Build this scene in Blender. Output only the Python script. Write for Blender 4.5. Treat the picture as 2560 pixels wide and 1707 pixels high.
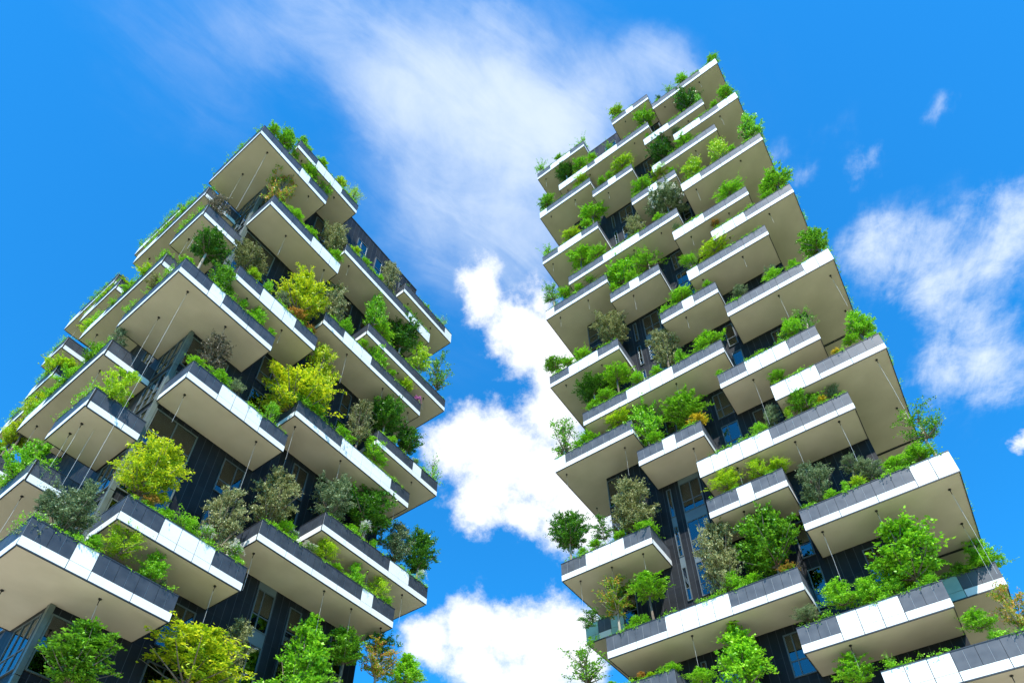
import bpy, math, random
import numpy as np
from math import radians as R_

for o in list(bpy.data.objects): bpy.data.objects.remove(o)
SC = bpy.context.scene
COL = SC.collection

# ------------------------------------------------------------------ camera
cam_d = bpy.data.cameras.new("camera"); cam = bpy.data.objects.new("camera", cam_d); COL.objects.link(cam)
SC.camera = cam
from mathutils import Matrix, Vector
EYE = Vector((0, 0, 1.6))
cam.matrix_world = Matrix.Translation(EYE) @ Matrix([[0.999939346712579, 0.011013759395438584, -0.0], [0.007109989374113058, -0.6455160199730218, -0.7637136348195501], [-0.008411358220918373, 0.7636673130769501, -0.6455551750165982]]).to_4x4()
cam_d.sensor_width = 36.0
cam_d.lens = 24.7934
cam_d.shift_x = -0.00647
cam_d.shift_y = 0.20117
cam_d.clip_start = 0.1; cam_d.clip_end = 5000

# ------------------------------------------------------------------ sun, sky, exposure
SUN_EL = 53.5
sun_d = bpy.data.lights.new("sun", 'SUN'); sun = bpy.data.objects.new("sun", sun_d); COL.objects.link(sun)
sun_d.energy = 5.0; sun_d.angle = R_(0.5); sun_d.color = (1.0, 0.965, 0.90)
d = Vector((0.004, math.cos(R_(SUN_EL)), -math.sin(R_(SUN_EL))))
sun.rotation_euler = d.to_track_quat('-Z', 'Y').to_euler()
SC.view_settings.view_transform = 'Standard'
try: SC.view_settings.look = 'None'
except Exception: pass
SC.view_settings.exposure = 0.85; SC.view_settings.gamma = 1.0

W = bpy.data.worlds.new("World"); SC.world = W; W.use_nodes = True
def build_world():
    nt = W.node_tree; N = nt.nodes; L = nt.links; N.clear()
    out = N.new('ShaderNodeOutputWorld'); bg = N.new('ShaderNodeBackground'); L.new(bg.outputs[0], out.inputs[0])
    sky = N.new('ShaderNodeTexSky'); sky.sky_type = 'NISHITA'; sky.sun_disc = False
    sky.sun_elevation = R_(SUN_EL); sky.sun_rotation = R_(180); sky.air_density = 1.0; sky.dust_density = 0.1; sky.ozone_density = 2.5
    bg.inputs['Strength'].default_value = 0.13
    tc = N.new('ShaderNodeTexCoord')
    def m(op, a, b=None, c=None, clamp=False):
        n = N.new('ShaderNodeMath'); n.operation = op; n.use_clamp = clamp
        for i, x in enumerate((a, b, c)):
            if x is None: continue
            if hasattr(x, 'is_linked') or hasattr(x, 'node'): L.new(x, n.inputs[i])
            else: n.inputs[i].default_value = x
        return n.outputs[0]
    def mixc(f, a, b):
        n = N.new('ShaderNodeMix'); n.data_type = 'RGBA'
        for i, x in ((0, f), (6, a), (7, b)):
            if hasattr(x, 'node'): L.new(x, n.inputs[i])
            else: n.inputs[i].default_value = x
        return n.outputs[2]
    nrm = N.new('ShaderNodeVectorMath'); nrm.operation = 'NORMALIZE'; L.new(tc.outputs['Generated'], nrm.inputs[0])
    sep = N.new('ShaderNodeSeparateXYZ'); L.new(nrm.outputs[0], sep.inputs[0])
    z = m('MAXIMUM', sep.outputs[2], 0.06)
    cmb = N.new('ShaderNodeCombineXYZ'); L.new(m('DIVIDE', sep.outputs[0], z), cmb.inputs[0]); L.new(m('DIVIDE', sep.outputs[1], z), cmb.inputs[1])
    P = cmb.outputs[0]                                    # flat cloud layer seen from below
    def noise(vec, scale, det, rough, dist=0.0):
        n = N.new('ShaderNodeTexNoise'); n.inputs['Scale'].default_value = scale; n.inputs['Detail'].default_value = det
        n.inputs['Roughness'].default_value = rough; n.inputs['Distortion'].default_value = dist; L.new(vec, n.inputs['Vector']); return n
    # warped direction for the puffy clouds
    wn = noise(nrm.outputs[0], 5.5, 10, 0.60)
    wv = N.new('ShaderNodeVectorMath'); wv.operation = 'SUBTRACT'; L.new(wn.outputs['Color'], wv.inputs[0]); wv.inputs[1].default_value = (.5, .5, .5)
    ws = N.new('ShaderNodeVectorMath'); ws.operation = 'SCALE'; L.new(wv.outputs[0], ws.inputs[0]); ws.inputs['Scale'].default_value = 0.10
    wa = N.new('ShaderNodeVectorMath'); wa.operation = 'ADD'; L.new(nrm.outputs[0], wa.inputs[0]); L.new(ws.outputs[0], wa.inputs[1])
    wl = N.new('ShaderNodeVectorMath'); wl.operation = 'SCALE'; L.new(wv.outputs[0], wl.inputs[0]); wl.inputs['Scale'].default_value = 0.12
    ws2 = N.new('ShaderNodeVectorMath'); ws2.operation = 'ADD'; L.new(nrm.outputs[0], ws2.inputs[0]); L.new(wl.outputs[0], ws2.inputs[1])
    def blobs(vec, items, soft):
        acc = None
        for (cx, cy, cz, r, wgt) in items:
            dn = N.new('ShaderNodeVectorMath'); dn.operation = 'DISTANCE'; L.new(vec, dn.inputs[0]); dn.inputs[1].default_value = (cx, cy, cz)
            t = m('MULTIPLY', m('SUBTRACT', 1.0, m('DIVIDE', dn.outputs['Value'], r)), wgt)
            if soft:
                t = m('MAXIMUM', t, 0.0); acc = t if acc is None else m('ADD', acc, t)
            else:
                acc = t if acc is None else m('SMOOTH_MAX', acc, t, 0.25)
        return acc
    cum = blobs(wa.outputs[0], [(0.032, 0.5122, 0.8583, 0.0342, 0.5),
 (0.0674, 0.5494, 0.8328, 0.0581, 0.9),
 (-0.0038, 0.569, 0.8223, 0.0294, 0.5),
 (0.0618, 0.6154, 0.7858, 0.0658, 1.0),
 (-0.0606, 0.4941, 0.8673, 0.0407, 1.0),
 (-0.012, 0.5286, 0.8488, 0.0462, 1.0),
 (0.0231, 0.5478, 0.8363, 0.0536, 1.0),
 (0.0588, 0.5874, 0.8071, 0.0651, 1.0),
 (-0.0782, 0.6549, 0.7517, 0.0516, 1.0),
 (-0.03, 0.675, 0.7372, 0.0765, 1.0),
 (0.0372, 0.6888, 0.724, 0.0887, 1.0),
 (0.0498, 0.6343, 0.7715, 0.0663, 1.0),
 (-0.0492, 0.7138, 0.6986, 0.0523, 1.0),
 (0.0858, 0.7258, 0.6825, 0.0672, 1.0),
 (0.0059, 0.7321, 0.6812, 0.037, 1.0),
 (-0.1266, 0.8337, 0.5374, 0.0481, 1.0),
 (-0.0632, 0.8342, 0.5478, 0.0577, 1.0),
 (0.0041, 0.8346, 0.5508, 0.0608, 1.0),
 (0.0714, 0.8296, 0.5538, 0.0605, 1.0),
 (-0.0573, 0.8616, 0.5043, 0.057, 1.0),
 (0.0216, 0.8663, 0.4991, 0.0746, 1.0),
 (0.0888, 0.8481, 0.5224, 0.0509, 1.0),
 (0.5792, 0.5382, 0.6123, 0.0117, 0.8)], False)
    fine = noise(nrm.outputs[0], 13.0, 12, 0.68)
    cum = m('ADD', cum, m('MULTIPLY', m('SUBTRACT', fine.outputs['Fac'], 0.47), 2.1))
    mr = N.new('ShaderNodeMapRange'); mr.interpolation_type = 'SMOOTHSTEP'; L.new(cum, mr.inputs[0]); mr.inputs[1].default_value = -0.12; mr.inputs[2].default_value = 0.62
    cumF = mr.outputs[0]
    # thin high veil, combed along the wind, and torn patches on the right: blurred coverage eroded by fine noise
    def comb(deg, sx, sy):                                # turn the wind direction onto x, then stretch along it
        ro = N.new('ShaderNodeMapping'); L.new(P, ro.inputs[0]); ro.inputs['Rotation'].default_value = (0, 0, R_(-deg))
        st = N.new('ShaderNodeMapping'); L.new(ro.outputs[0], st.inputs[0]); st.inputs['Scale'].default_value = (sx, sy, 1); return st
    mp = comb(36, 2.0, 5.2)
    f1 = noise(mp.outputs[0], 2.6, 15, 0.64, 0.6)
    f2 = noise(P, 7.0, 12, 0.62, 0.2)
    def cover(B, noi, amp, lo, hi, top):
        v = m('ADD', B, m('MULTIPLY', m('SUBTRACT', noi, 0.5), amp))
        q = N.new('ShaderNodeMapRange'); q.interpolation_type = 'SMOOTHSTEP'; L.new(v, q.inputs[0]); q.inputs[1].default_value = lo; q.inputs[2].default_value = hi; q.inputs[4].default_value = top
        edge = N.new('ShaderNodeMapRange'); L.new(B, edge.inputs[0]); edge.inputs[2].default_value = 0.5
        return m('MULTIPLY', q.outputs[0], edge.outputs[0])
    tex = m('ADD', m('MULTIPLY', f1.outputs['Fac'], 0.6), m('MULTIPLY', f2.outputs['Fac'], 0.4))
    cir = cover(blobs(ws2.outputs[0], [(-0.2352, 0.2067, 0.9497, 0.1101, 0.28),
 (-0.1849, 0.2239, 0.9569, 0.1132, 0.36),
 (-0.1182, 0.2454, 0.9622, 0.1028, 0.4),
 (-0.0625, 0.2702, 0.9608, 0.0916, 0.56),
 (-0.0093, 0.2949, 0.9555, 0.0842, 0.6),
 (0.0408, 0.3236, 0.9453, 0.0814, 0.64),
 (0.0051, 0.3401, 0.9404, 0.0828, 0.4),
 (-0.0453, 0.3227, 0.9454, 0.0914, 0.36),
 (-0.1042, 0.3045, 0.9468, 0.0945, 0.32),
 (-0.1408, 0.279, 0.9499, 0.1014, 0.28),
 (0.0811, 0.3231, 0.9429, 0.0713, 0.48),
 (0.1368, 0.27, 0.9531, 0.0672, 0.48),
 (0.1726, 0.2497, 0.9528, 0.0478, 0.56),
 (0.0799, 0.2908, 0.9534, 0.0692, 0.32),
 (0.01, 0.3782, 0.9257, 0.1008, 0.32),
 (0.0257, 0.4263, 0.9042, 0.0937, 0.36),
 (-0.0382, 0.4079, 0.9122, 0.1138, 0.28),
 (-0.1298, 0.3695, 0.9201, 0.1101, 0.2),
 (-0.0725, 0.4599, 0.885, 0.1179, 0.28),
 (-0.0017, 0.4618, 0.887, 0.0908, 0.28),
 (-0.1356, 0.4386, 0.8884, 0.0837, 0.2),
 (-0.2962, 0.2309, 0.9268, 0.1292, 0.2),
 (-0.3652, 0.2421, 0.8989, 0.1187, 0.16),
 (0.0725, 0.2294, 0.9706, 0.1138, 0.16),
 (0.1991, 0.3188, 0.9267, 0.1398, 0.08),
 (-0.0167, 0.3996, 0.9165, 0.1235, 0.24),
 (-0.0785, 0.372, 0.9249, 0.1313, 0.2),
 (-0.1468, 0.335, 0.9307, 0.1068, 0.16),
 (0.1028, 0.3559, 0.9289, 0.083, 0.3),
 (0.0254, 0.2637, 0.9643, 0.1374, 0.25),
 (-0.0745, 0.3056, 0.9492, 0.1437, 0.22),
 (0.1575, 0.239, 0.9582, 0.0387, 0.32),
 (0.197, 0.2601, 0.9453, 0.0261, 0.28),
 (-0.0852, 0.4953, 0.8645, 0.1426, 0.16)], True), tex, 2.6, -0.35, 1.95, 0.74)
    f3 = noise(P, 11.0, 15, 0.70, 0.25)
    mp2 = comb(75, 2.0, 5.0)
    f4 = noise(mp2.outputs[0], 3.0, 14, 0.64, 0.4)
    pw = cover(blobs(ws2.outputs[0], [(0.5428, 0.3641, 0.7569, 0.067, 0.4),
 (0.5638, 0.4515, 0.6916, 0.0609, 0.45),
 (0.4236, 0.425, 0.8, 0.0526, 0.35),
 (0.4779, 0.3598, 0.8013, 0.0396, 0.35),
 (0.5713, 0.5028, 0.6487, 0.0488, 0.4),
 (0.3577, 0.3104, 0.8807, 0.0543, 0.2),
 (0.4376, 0.4052, 0.8027, 0.0561, 0.75),
 (0.4678, 0.4318, 0.7712, 0.0653, 0.8),
 (0.4959, 0.4082, 0.7665, 0.0585, 0.6),
 (0.5073, 0.3533, 0.786, 0.0386, 0.6),
 (0.5257, 0.3685, 0.7667, 0.047, 0.6),
 (0.5382, 0.3306, 0.7753, 0.041, 0.6),
 (0.5493, 0.3935, 0.7372, 0.0553, 0.7),
 (0.5165, 0.435, 0.7375, 0.054, 0.5),
 (0.5107, 0.4978, 0.701, 0.0562, 0.8),
 (0.5448, 0.4938, 0.6778, 0.0544, 0.7),
 (0.4902, 0.529, 0.6928, 0.0436, 0.6),
 (0.4783, 0.4707, 0.7414, 0.0522, 0.3),
 (0.3997, 0.3333, 0.8539, 0.0271, 0.85),
 (0.3973, 0.3583, 0.8449, 0.0162, 0.7),
 (0.4071, 0.3141, 0.8577, 0.0177, 0.6),
 (0.3473, 0.3508, 0.8697, 0.0259, 0.7),
 (0.312, 0.3361, 0.8886, 0.0236, 0.6),
 (0.4377, 0.2824, 0.8536, 0.0177, 0.75),
 (0.5271, 0.2954, 0.7968, 0.0321, 0.35),
 (0.0776, 0.2865, 0.9549, 0.0286, 0.2),
 (0.5246, 0.4166, 0.7425, 0.1141, 0.3),
 (0.5376, 0.4964, 0.6816, 0.0997, 0.2)], True), m('ADD', m('MULTIPLY', f3.outputs['Fac'], 0.55), m('MULTIPLY', f4.outputs['Fac'], 0.45)), 4.4, 0.0, 2.0, 0.80)
    # sky colour: the clear deep blue of the day
    hs = N.new('ShaderNodeMix'); hs.data_type = 'RGBA'; hs.blend_type = 'MULTIPLY'; hs.inputs[0].default_value = 1.0
    L.new(sky.outputs[0], hs.inputs[6]); hs.inputs[7].default_value = (.12,.97,1.46, 1)
    c = mixc(m('MAXIMUM', cir, pw), hs.outputs[2], (4.4,4.8,5.1, 1))
    shade = noise(nrm.outputs[0], 5.0, 4, 0.5)
    cc = mixc(m('MULTIPLY', shade.outputs['Fac'], 0.45), (5.2,5.3,5.4, 1), (3.3,3.7,4.2, 1))
    c = mixc(cumF, c, cc)
    L.new(c, bg.inputs['Color'])
build_world()

# ------------------------------------------------------------------ materials
def mat(name, base, rough=0.6, spec=0.5, metal=0.0):
    m = bpy.data.materials.new(name); m.use_nodes = True; b = m.node_tree.nodes['Principled BSDF']
    b.inputs['Base Color'].default_value = (*base, 1); b.inputs['Roughness'].default_value = rough
    b.inputs['Specular IOR Level'].default_value = spec; b.inputs['Metallic'].default_value = metal
    return m
def noisy(m, c1, c2, scale, rough=None, det=4, coord='Object', bump=0.0, stretch=(1,1,1)):
    nt = m.node_tree; N = nt.nodes; L = nt.links; b = N['Principled BSDF']
    tc = N.new('ShaderNodeTexCoord'); mp = N.new('ShaderNodeMapping'); L.new(tc.outputs[coord], mp.inputs[0]); mp.inputs['Scale'].default_value = stretch
    n = N.new('ShaderNodeTexNoise'); n.inputs['Scale'].default_value = scale; n.inputs['Detail'].default_value = det; L.new(mp.outputs[0], n.inputs['Vector'])
    r = N.new('ShaderNodeValToRGB'); r.color_ramp.elements[0].position = .3; r.color_ramp.elements[1].position = .7
    r.color_ramp.elements[0].color = (*c1, 1); r.color_ramp.elements[1].color = (*c2, 1)
    L.new(n.outputs['Fac'], r.inputs[0]); L.new(r.outputs[0], b.inputs['Base Color'])
    if rough:
        mr = N.new('ShaderNodeMapRange'); L.new(n.outputs['Fac'], mr.inputs[0]); mr.inputs[3].default_value = rough[0]; mr.inputs[4].default_value = rough[1]; L.new(mr.outputs[0], b.inputs['Roughness'])
    if bump:
        bp = N.new('ShaderNodeBump'); bp.inputs['Strength'].default_value = bump; bp.inputs['Distance'].default_value = .02
        L.new(n.outputs['Fac'], bp.inputs['Height']); L.new(bp.outputs[0], b.inputs['Normal'])
    return m
def panel_mat(name, base, axis, pitch, hpitch, rough=.5, joint=(.06, .064, .072), spec=.12):
    """large-format cladding slabs: vertical joints every `pitch`, horizontal joints every `hpitch`, tone differs slab to slab"""
    m = mat(name, base, rough, spec); nt = m.node_tree; N = nt.nodes; L = nt.links; b = N['Principled BSDF']
    tc = N.new('ShaderNodeTexCoord'); s = N.new('ShaderNodeSeparateXYZ'); L.new(tc.outputs['Object'], s.inputs[0])
    def mm(op, a, c):
        n = N.new('ShaderNodeMath'); n.operation = op
        for i, x in enumerate((a, c)):
            if hasattr(x, 'node'): L.new(x, n.inputs[i])
            else: n.inputs[i].default_value = x
        return n.outputs[0]
    a = mm('DIVIDE', s.outputs[axis], pitch); h = mm('DIVIDE', s.outputs[2], hpitch)
    ja = mm('LESS_THAN', mm('FRACT', a, 0), 0.022 / pitch); jh = mm('LESS_THAN', mm('FRACT', h, 0), 0.014 / hpitch)
    j = mm('MAXIMUM', ja, mm('MULTIPLY', jh, 0.35))
    cv = N.new('ShaderNodeCombineXYZ'); L.new(mm('FLOOR', a, 0), cv.inputs[0]); L.new(mm('FLOOR', h, 0), cv.inputs[1])
    wn = N.new('ShaderNodeTexWhiteNoise'); wn.noise_dimensions = '2D'; L.new(cv.outputs[0], wn.inputs['Vector'])
    no = N.new('ShaderNodeTexNoise'); no.inputs['Scale'].default_value = 1.3; no.inputs['Detail'].default_value = 5; L.new(tc.outputs['Object'], no.inputs['Vector'])
    k = mm('ADD', mm('MULTIPLY', wn.outputs['Value'], .45), mm('MULTIPLY', no.outputs['Fac'], .9)); k = mm('ADD', k, .35)
    v = N.new('ShaderNodeVectorMath'); v.operation = 'SCALE'; v.inputs[0].default_value = base; L.new(k, v.inputs['Scale'])
    mx = N.new('ShaderNodeMix'); mx.data_type = 'RGBA'; L.new(j, mx.inputs[0]); L.new(v.outputs[0], mx.inputs[6]); mx.inputs[7].default_value = (*joint, 1)
    L.new(mx.outputs[2], b.inputs['Base Color'])
    mr = N.new('ShaderNodeMapRange'); L.new(wn.outputs['Value'], mr.inputs[0]); mr.inputs[3].default_value = rough - .07; mr.inputs[4].default_value = rough + .09; L.new(mr.outputs[0], b.inputs['Roughness'])
    return m
M = {}
M['white'] = noisy(mat('white_enamel_panel', (.8,.8,.78), .38, .4), (.68,.69,.67), (.76,.77,.75), .8, rough=(.3,.5))
M['soffit'] = noisy(mat('soffit_render', (.5,.47,.41), .9, .15), (.49,.435,.335), (.59,.525,.415), .55, det=7, bump=.05)
M['dark'] = noisy(mat('dark_stoneware', (.05,.055,.07), .42, .4), (.026,.032,.042), (.046,.054,.068), 1.6, rough=(.36,.55), det=6)
M['dark_cloudlit'] = noisy(mat('dark_stoneware_cloudlit', (.08,.085,.1), .42, .4), (.058,.064,.074), (.088,.095,.108), 1.6, rough=(.36,.55), det=6)  # same dark stoneware, lightened in colour for the clouds reflected in it
M['joint'] = mat('pale_joint', (.34,.36,.38), .8, .2)
M['seam'] = mat('black_seam', (.012,.014,.016), .8, .2)
M['trim'] = mat('dark_metal_trim', (.018,.021,.024), .45, .5)
M['rail'] = mat('painted_handrail', (.03,.033,.038), .35, .5)
M['wallx'] = panel_mat('facade_cladding_front', (.0155,.017,.020), 0, .467, 1.7)
M['wally'] = panel_mat('facade_cladding_side', (.0155,.017,.020), 1, .467, 1.7)
M['frame'] = noisy(mat('window_frame_paint', (.07,.08,.085), .4, .5), (.06,.075,.08), (.09,.105,.11), 2.0)
M['frame2'] = noisy(mat('corner_frame_paint', (.1,.12,.1), .4, .5), (.08,.095,.08), (.12,.14,.12), 2.0)
M['spandrel'] = noisy(mat('spandrel_panel', (.10,.12,.13), .35, .5), (.09,.11,.12), (.12,.145,.15), 1.2)
M['soil'] = noisy(mat('planting_soil', (.05,.035,.02), .95, .1), (.03,.022,.012), (.07,.05,.03), 9, bump=.4)
M['planter'] = mat('planter_metal', (.16,.16,.15), .6, .3)
M['cable'] = mat('steel_cable', (.55,.55,.52), .35, .5, .2)
M['hook'] = mat('dark_hook', (.02,.02,.02), .5, .4)
M['interior'] = noisy(mat('painted_room_dark', (.012,.014,.015), .8, .2), (.006,.007,.008), (.03,.035,.036), .9)  # interior darkness put into the colour of a flat sheet
M['blind'] = noisy(mat('roller_blind', (.22,.30,.24), .8, .2), (.18,.26,.2), (.30,.38,.30), 3.0, stretch=(6,6,.3))
M['curtain'] = noisy(mat('beige_curtain', (.55,.38,.2), .9, .1), (.40,.27,.13), (.70,.52,.30), 3.0, stretch=(9,9,.3))
def glass_mat(name, tint, fac, k=1.0):
    m = bpy.data.materials.new(name); m.use_nodes = True; nt = m.node_tree; N = nt.nodes; L = nt.links; N.clear()
    out = N.new('ShaderNodeOutputMaterial'); mix = N.new('ShaderNodeMixShader'); tr = N.new('ShaderNodeBsdfTransparent'); gl = N.new('ShaderNodeBsdfGlossy')
    fr = N.new('ShaderNodeFresnel'); fr.inputs[0].default_value = fac
    no = N.new('ShaderNodeTexNoise'); no.inputs['Scale'].default_value = .7; bp = N.new('ShaderNodeBump'); bp.inputs['Strength'].default_value = .02; bp.inputs['Distance'].default_value = .05
    tc = N.new('ShaderNodeTexCoord'); L.new(tc.outputs['Object'], no.inputs['Vector']); L.new(no.outputs['Fac'], bp.inputs['Height']); L.new(bp.outputs[0], gl.inputs['Normal'])
    tr.inputs[0].default_value = (*tint, 1); gl.inputs['Roughness'].default_value = .015; gl.inputs['Color'].default_value = (.85, .97, 1, 1)
    L.new(fr.outputs[0], mix.inputs[0]); L.new(tr.outputs[0], mix.inputs[1]); L.new(gl.outputs[0], mix.inputs[2]); L.new(mix.outputs[0], out.inputs[0]); return m
M['pane'] = glass_mat('window_glass', (.62,.72,.70), 2.1)
M['glass'] = noisy(mat('frosted_glass', (.25,.42,.38), .15, .6), (.22,.40,.36), (.34,.52,.47), 1.0)
M['bark'] = noisy(mat('bark', (.16,.12,.08), .9, .2), (.09,.065,.045), (.24,.19,.14), 7, det=8, bump=.5, stretch=(1,1,.3))
M['palebark'] = noisy(mat('pale_bark', (.3,.25,.2), .9, .2), (.2,.16,.12), (.42,.36,.29), 7, det=8, bump=.5, stretch=(1,1,.3))
def leaf_mat(name, cols, trans=.24, rough=.5, scale=2.2):
    m = bpy.data.materials.new(name); m.use_nodes = True; nt = m.node_tree; N = nt.nodes; L = nt.links; N.clear()
    out = N.new('ShaderNodeOutputMaterial'); pr = N.new('ShaderNodeBsdfPrincipled'); tl = N.new('ShaderNodeBsdfTranslucent'); mix = N.new('ShaderNodeMixShader')
    ge = N.new('ShaderNodeNewGeometry'); oi = N.new('ShaderNodeObjectInfo'); tc = N.new('ShaderNodeTexCoord')
    no = N.new('ShaderNodeTexNoise'); no.inputs['Scale'].default_value = scale; no.inputs['Detail'].default_value = 2; L.new(tc.outputs['Object'], no.inputs['Vector'])
    a = N.new('ShaderNodeMath'); a.operation = 'MULTIPLY_ADD'; L.new(ge.outputs['Random Per Island'], a.inputs[0]); a.inputs[1].default_value = .72
    b = N.new('ShaderNodeMath'); b.operation = 'MULTIPLY_ADD'; L.new(no.outputs['Fac'], b.inputs[0]); b.inputs[1].default_value = 1.0; b.inputs[2].default_value = -.36
    L.new(b.outputs[0], a.inputs[2])
    c = N.new('ShaderNodeMath'); c.operation = 'MULTIPLY_ADD'; L.new(oi.outputs['Random'], c.inputs[0]); c.inputs[1].default_value = .24; c.inputs[2].default_value = -.12
    d = N.new('ShaderNodeMath'); d.operation = 'ADD'; L.new(a.outputs[0], d.inputs[0]); L.new(c.outputs[0], d.inputs[1])
    r = N.new('ShaderNodeValToRGB'); L.new(d.outputs[0], r.inputs[0]); e = r.color_ramp.elements
    e[0].position = .12; e[0].color = (*cols[0], 1); e[1].position = .85; e[1].color = (*cols[-1], 1)
    for i, cc in enumerate(cols[1:-1]): x = e.new(.12 + .73 * (i + 1) / (len(cols) - 1)); x.color = (*cc, 1)
    L.new(r.outputs[0], pr.inputs['Base Color']); L.new(r.outputs[0], tl.inputs[0]); pr.inputs['Roughness'].default_value = rough; pr.inputs['Specular IOR Level'].default_value = .35
    mix.inputs[0].default_value = trans; L.new(pr.outputs[0], mix.inputs[1]); L.new(tl.outputs[0], mix.inputs[2]); L.new(mix.outputs[0], out.inputs[0]); return m
LM = dict(
 green=leaf_mat('leaf_green', [(0.059, 0.161, 0.009), (0.144, 0.370, 0.016), (0.269, 0.581, 0.027)]),
 bright=leaf_mat('leaf_bright_green', [(0.101, 0.275, 0.011), (0.219, 0.548, 0.018), (0.404, 0.759, 0.032)]),
 lime=leaf_mat('leaf_lime', [(0.152, 0.323, 0.009), (0.370, 0.612, 0.016), (0.640, 0.800, 0.032)]),
 yellow=leaf_mat('leaf_yellow_green', [(.10,.24,.008), (.40,.56,.012), (.74,.76,.025)], .34),
 dark=leaf_mat('leaf_dark_green', [(0.021, 0.081, 0.007), (0.059, 0.194, 0.013), (0.135, 0.355, 0.027)], .25, .38),
 olive=leaf_mat('leaf_grey_green', [(.06,.11,.04), (.19,.27,.12), (.38,.46,.26)], .22),
 oak=leaf_mat('leaf_brown_olive', [(.065,.08,.02), (.23,.255,.08), (.50,.50,.24)], .2),
 brown=leaf_mat('leaf_dark_brown', [(.05,.042,.025), (.14,.115,.06), (.30,.25,.15)], .18),
 rust=leaf_mat('leaf_rust', [(0.122, 0.179, 0.018), (0.366, 0.218, 0.036), (0.610, 0.282, 0.063)], .35),
 redtip=leaf_mat('leaf_red_tipped', [(0.085, 0.230, 0.013), (0.244, 0.435, 0.027), (0.671, 0.320, 0.072)], .35, scale=3.0),
 flower=leaf_mat('petal_white', [(.6,.62,.5), (.8,.8,.7), (.85,.85,.8)], .3),
 pink=leaf_mat('petal_pink', [(.4,.1,.35), (.6,.2,.5), (.7,.4,.6)], .3),
 gold=leaf_mat('leaf_golden', [(.35,.28,.01), (.6,.45,.02), (.75,.6,.05)], .4),
)

# ------------------------------------------------------------------ mesh helpers
class MB:
    def __init__(s): s.v = []; s.f = []
    def box(s, x0, x1, y0, y1, z0, z1):
        if x1 - x0 < 1e-4 or y1 - y0 < 1e-4 or z1 - z0 < 1e-4: return s
        n = len(s.v); s.v += [(x0,y0,z0),(x1,y0,z0),(x1,y1,z0),(x0,y1,z0),(x0,y0,z1),(x1,y0,z1),(x1,y1,z1),(x0,y1,z1)]
        s.f += [(n,n+3,n+2,n+1),(n+4,n+5,n+6,n+7),(n,n+1,n+5,n+4),(n+1,n+2,n+6,n+5),(n+2,n+3,n+7,n+6),(n+3,n,n+4,n+7)]; return s
    def tube(s, pts, rad, sides=6):
        n0 = len(s.v); k = len(pts)
        for i, p in enumerate(pts):
            p = Vector(p); a = Vector(pts[max(i-1,0)]); b = Vector(pts[min(i+1,k-1)]); t = (b - a).normalized()
            u = t.orthogonal().normalized(); w = t.cross(u)
            for j in range(sides):
                an = 2*math.pi*j/sides; q = p + (u*math.cos(an) + w*math.sin(an)) * rad[i]; s.v.append(tuple(q))
        for i in range(k-1):
            for j in range(sides):
                a = n0+i*sides+j; b = n0+i*sides+(j+1)%sides; s.f.append((a, b, b+sides, a+sides))
        s.f.append(tuple(n0+j for j in range(sides))[::-1]); s.f.append(tuple(n0+(k-1)*sides+j for j in range(sides))); return s
    def build(s, name, m, parent=None, smooth=False):
        if not s.v: return None
        me = bpy.data.meshes.new(name); me.from_pydata(s.v, [], s.f); me.update()
        me.materials.append(m)
        if smooth: me.polygons.foreach_set('use_smooth', [True]*len(me.polygons))
        o = bpy.data.objects.new(name, me); COL.objects.link(o)
        if parent: o.parent = parent
        return o
def tag(o, label=None, cat=None, group=None, kind=None):
    if label: o['label'] = label
    if cat: o['category'] = cat
    if group: o['group'] = group
    if kind: o['kind'] = kind
    return o
def empty(name, loc, rz=0.0):
    o = bpy.data.objects.new(name, None); COL.objects.link(o); o.location = loc; o.rotation_euler = (0,0,rz); o.empty_display_size = .3; return o

# ------------------------------------------------------------------ ground
g = MB(); g.v = [(-900,-900,0),(900,-900,0),(900,900,0),(-900,900,0)]; g.f = [(0,1,2,3)]
gm = noisy(mat('park_grass', (.06,.11,.03), .9, .1), (.12,.145,.06), (.19,.20,.10), .15, det=8)
tag(g.build('ground', gm), 'green park lawn around the towers', 'ground', kind='structure')
g = MB(); g.v = [(-48,-16,.01),(34,-16,.01),(34,62,.01),(-48,62,.01)]; g.f = [(0,1,2,3)]
gm = noisy(mat('pale_paving', (.42,.38,.33), .85, .2), (.42,.375,.29), (.54,.49,.39), .15, det=8)
tag(g.build('pavement', gm), 'pale stone paved plaza at the foot of both towers', 'pavement', kind='structure')

# ------------------------------------------------------------------ towers
H = 3.4; PR = 2.77
OR, OL = Vector((18.0135, 25.9161, 19.3184)), Vector((-19.1507, 20.3185, 19.2221))
YR, YL = -0.60741, 0.96135
towerR = tag(empty('apartment_tower', (OR.x, OR.y, OR.z), YR), 'taller dark tower on the right, stacked white-edged balconies full of trees', 'building', 'twin garden apartment towers')
towerL = tag(empty('apartment_tower', (OL.x, OL.y, OL.z), YL), 'lower dark tower on the left, its near corner facing the viewer, balconies full of trees', 'building', 'twin garden apartment towers')

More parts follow.
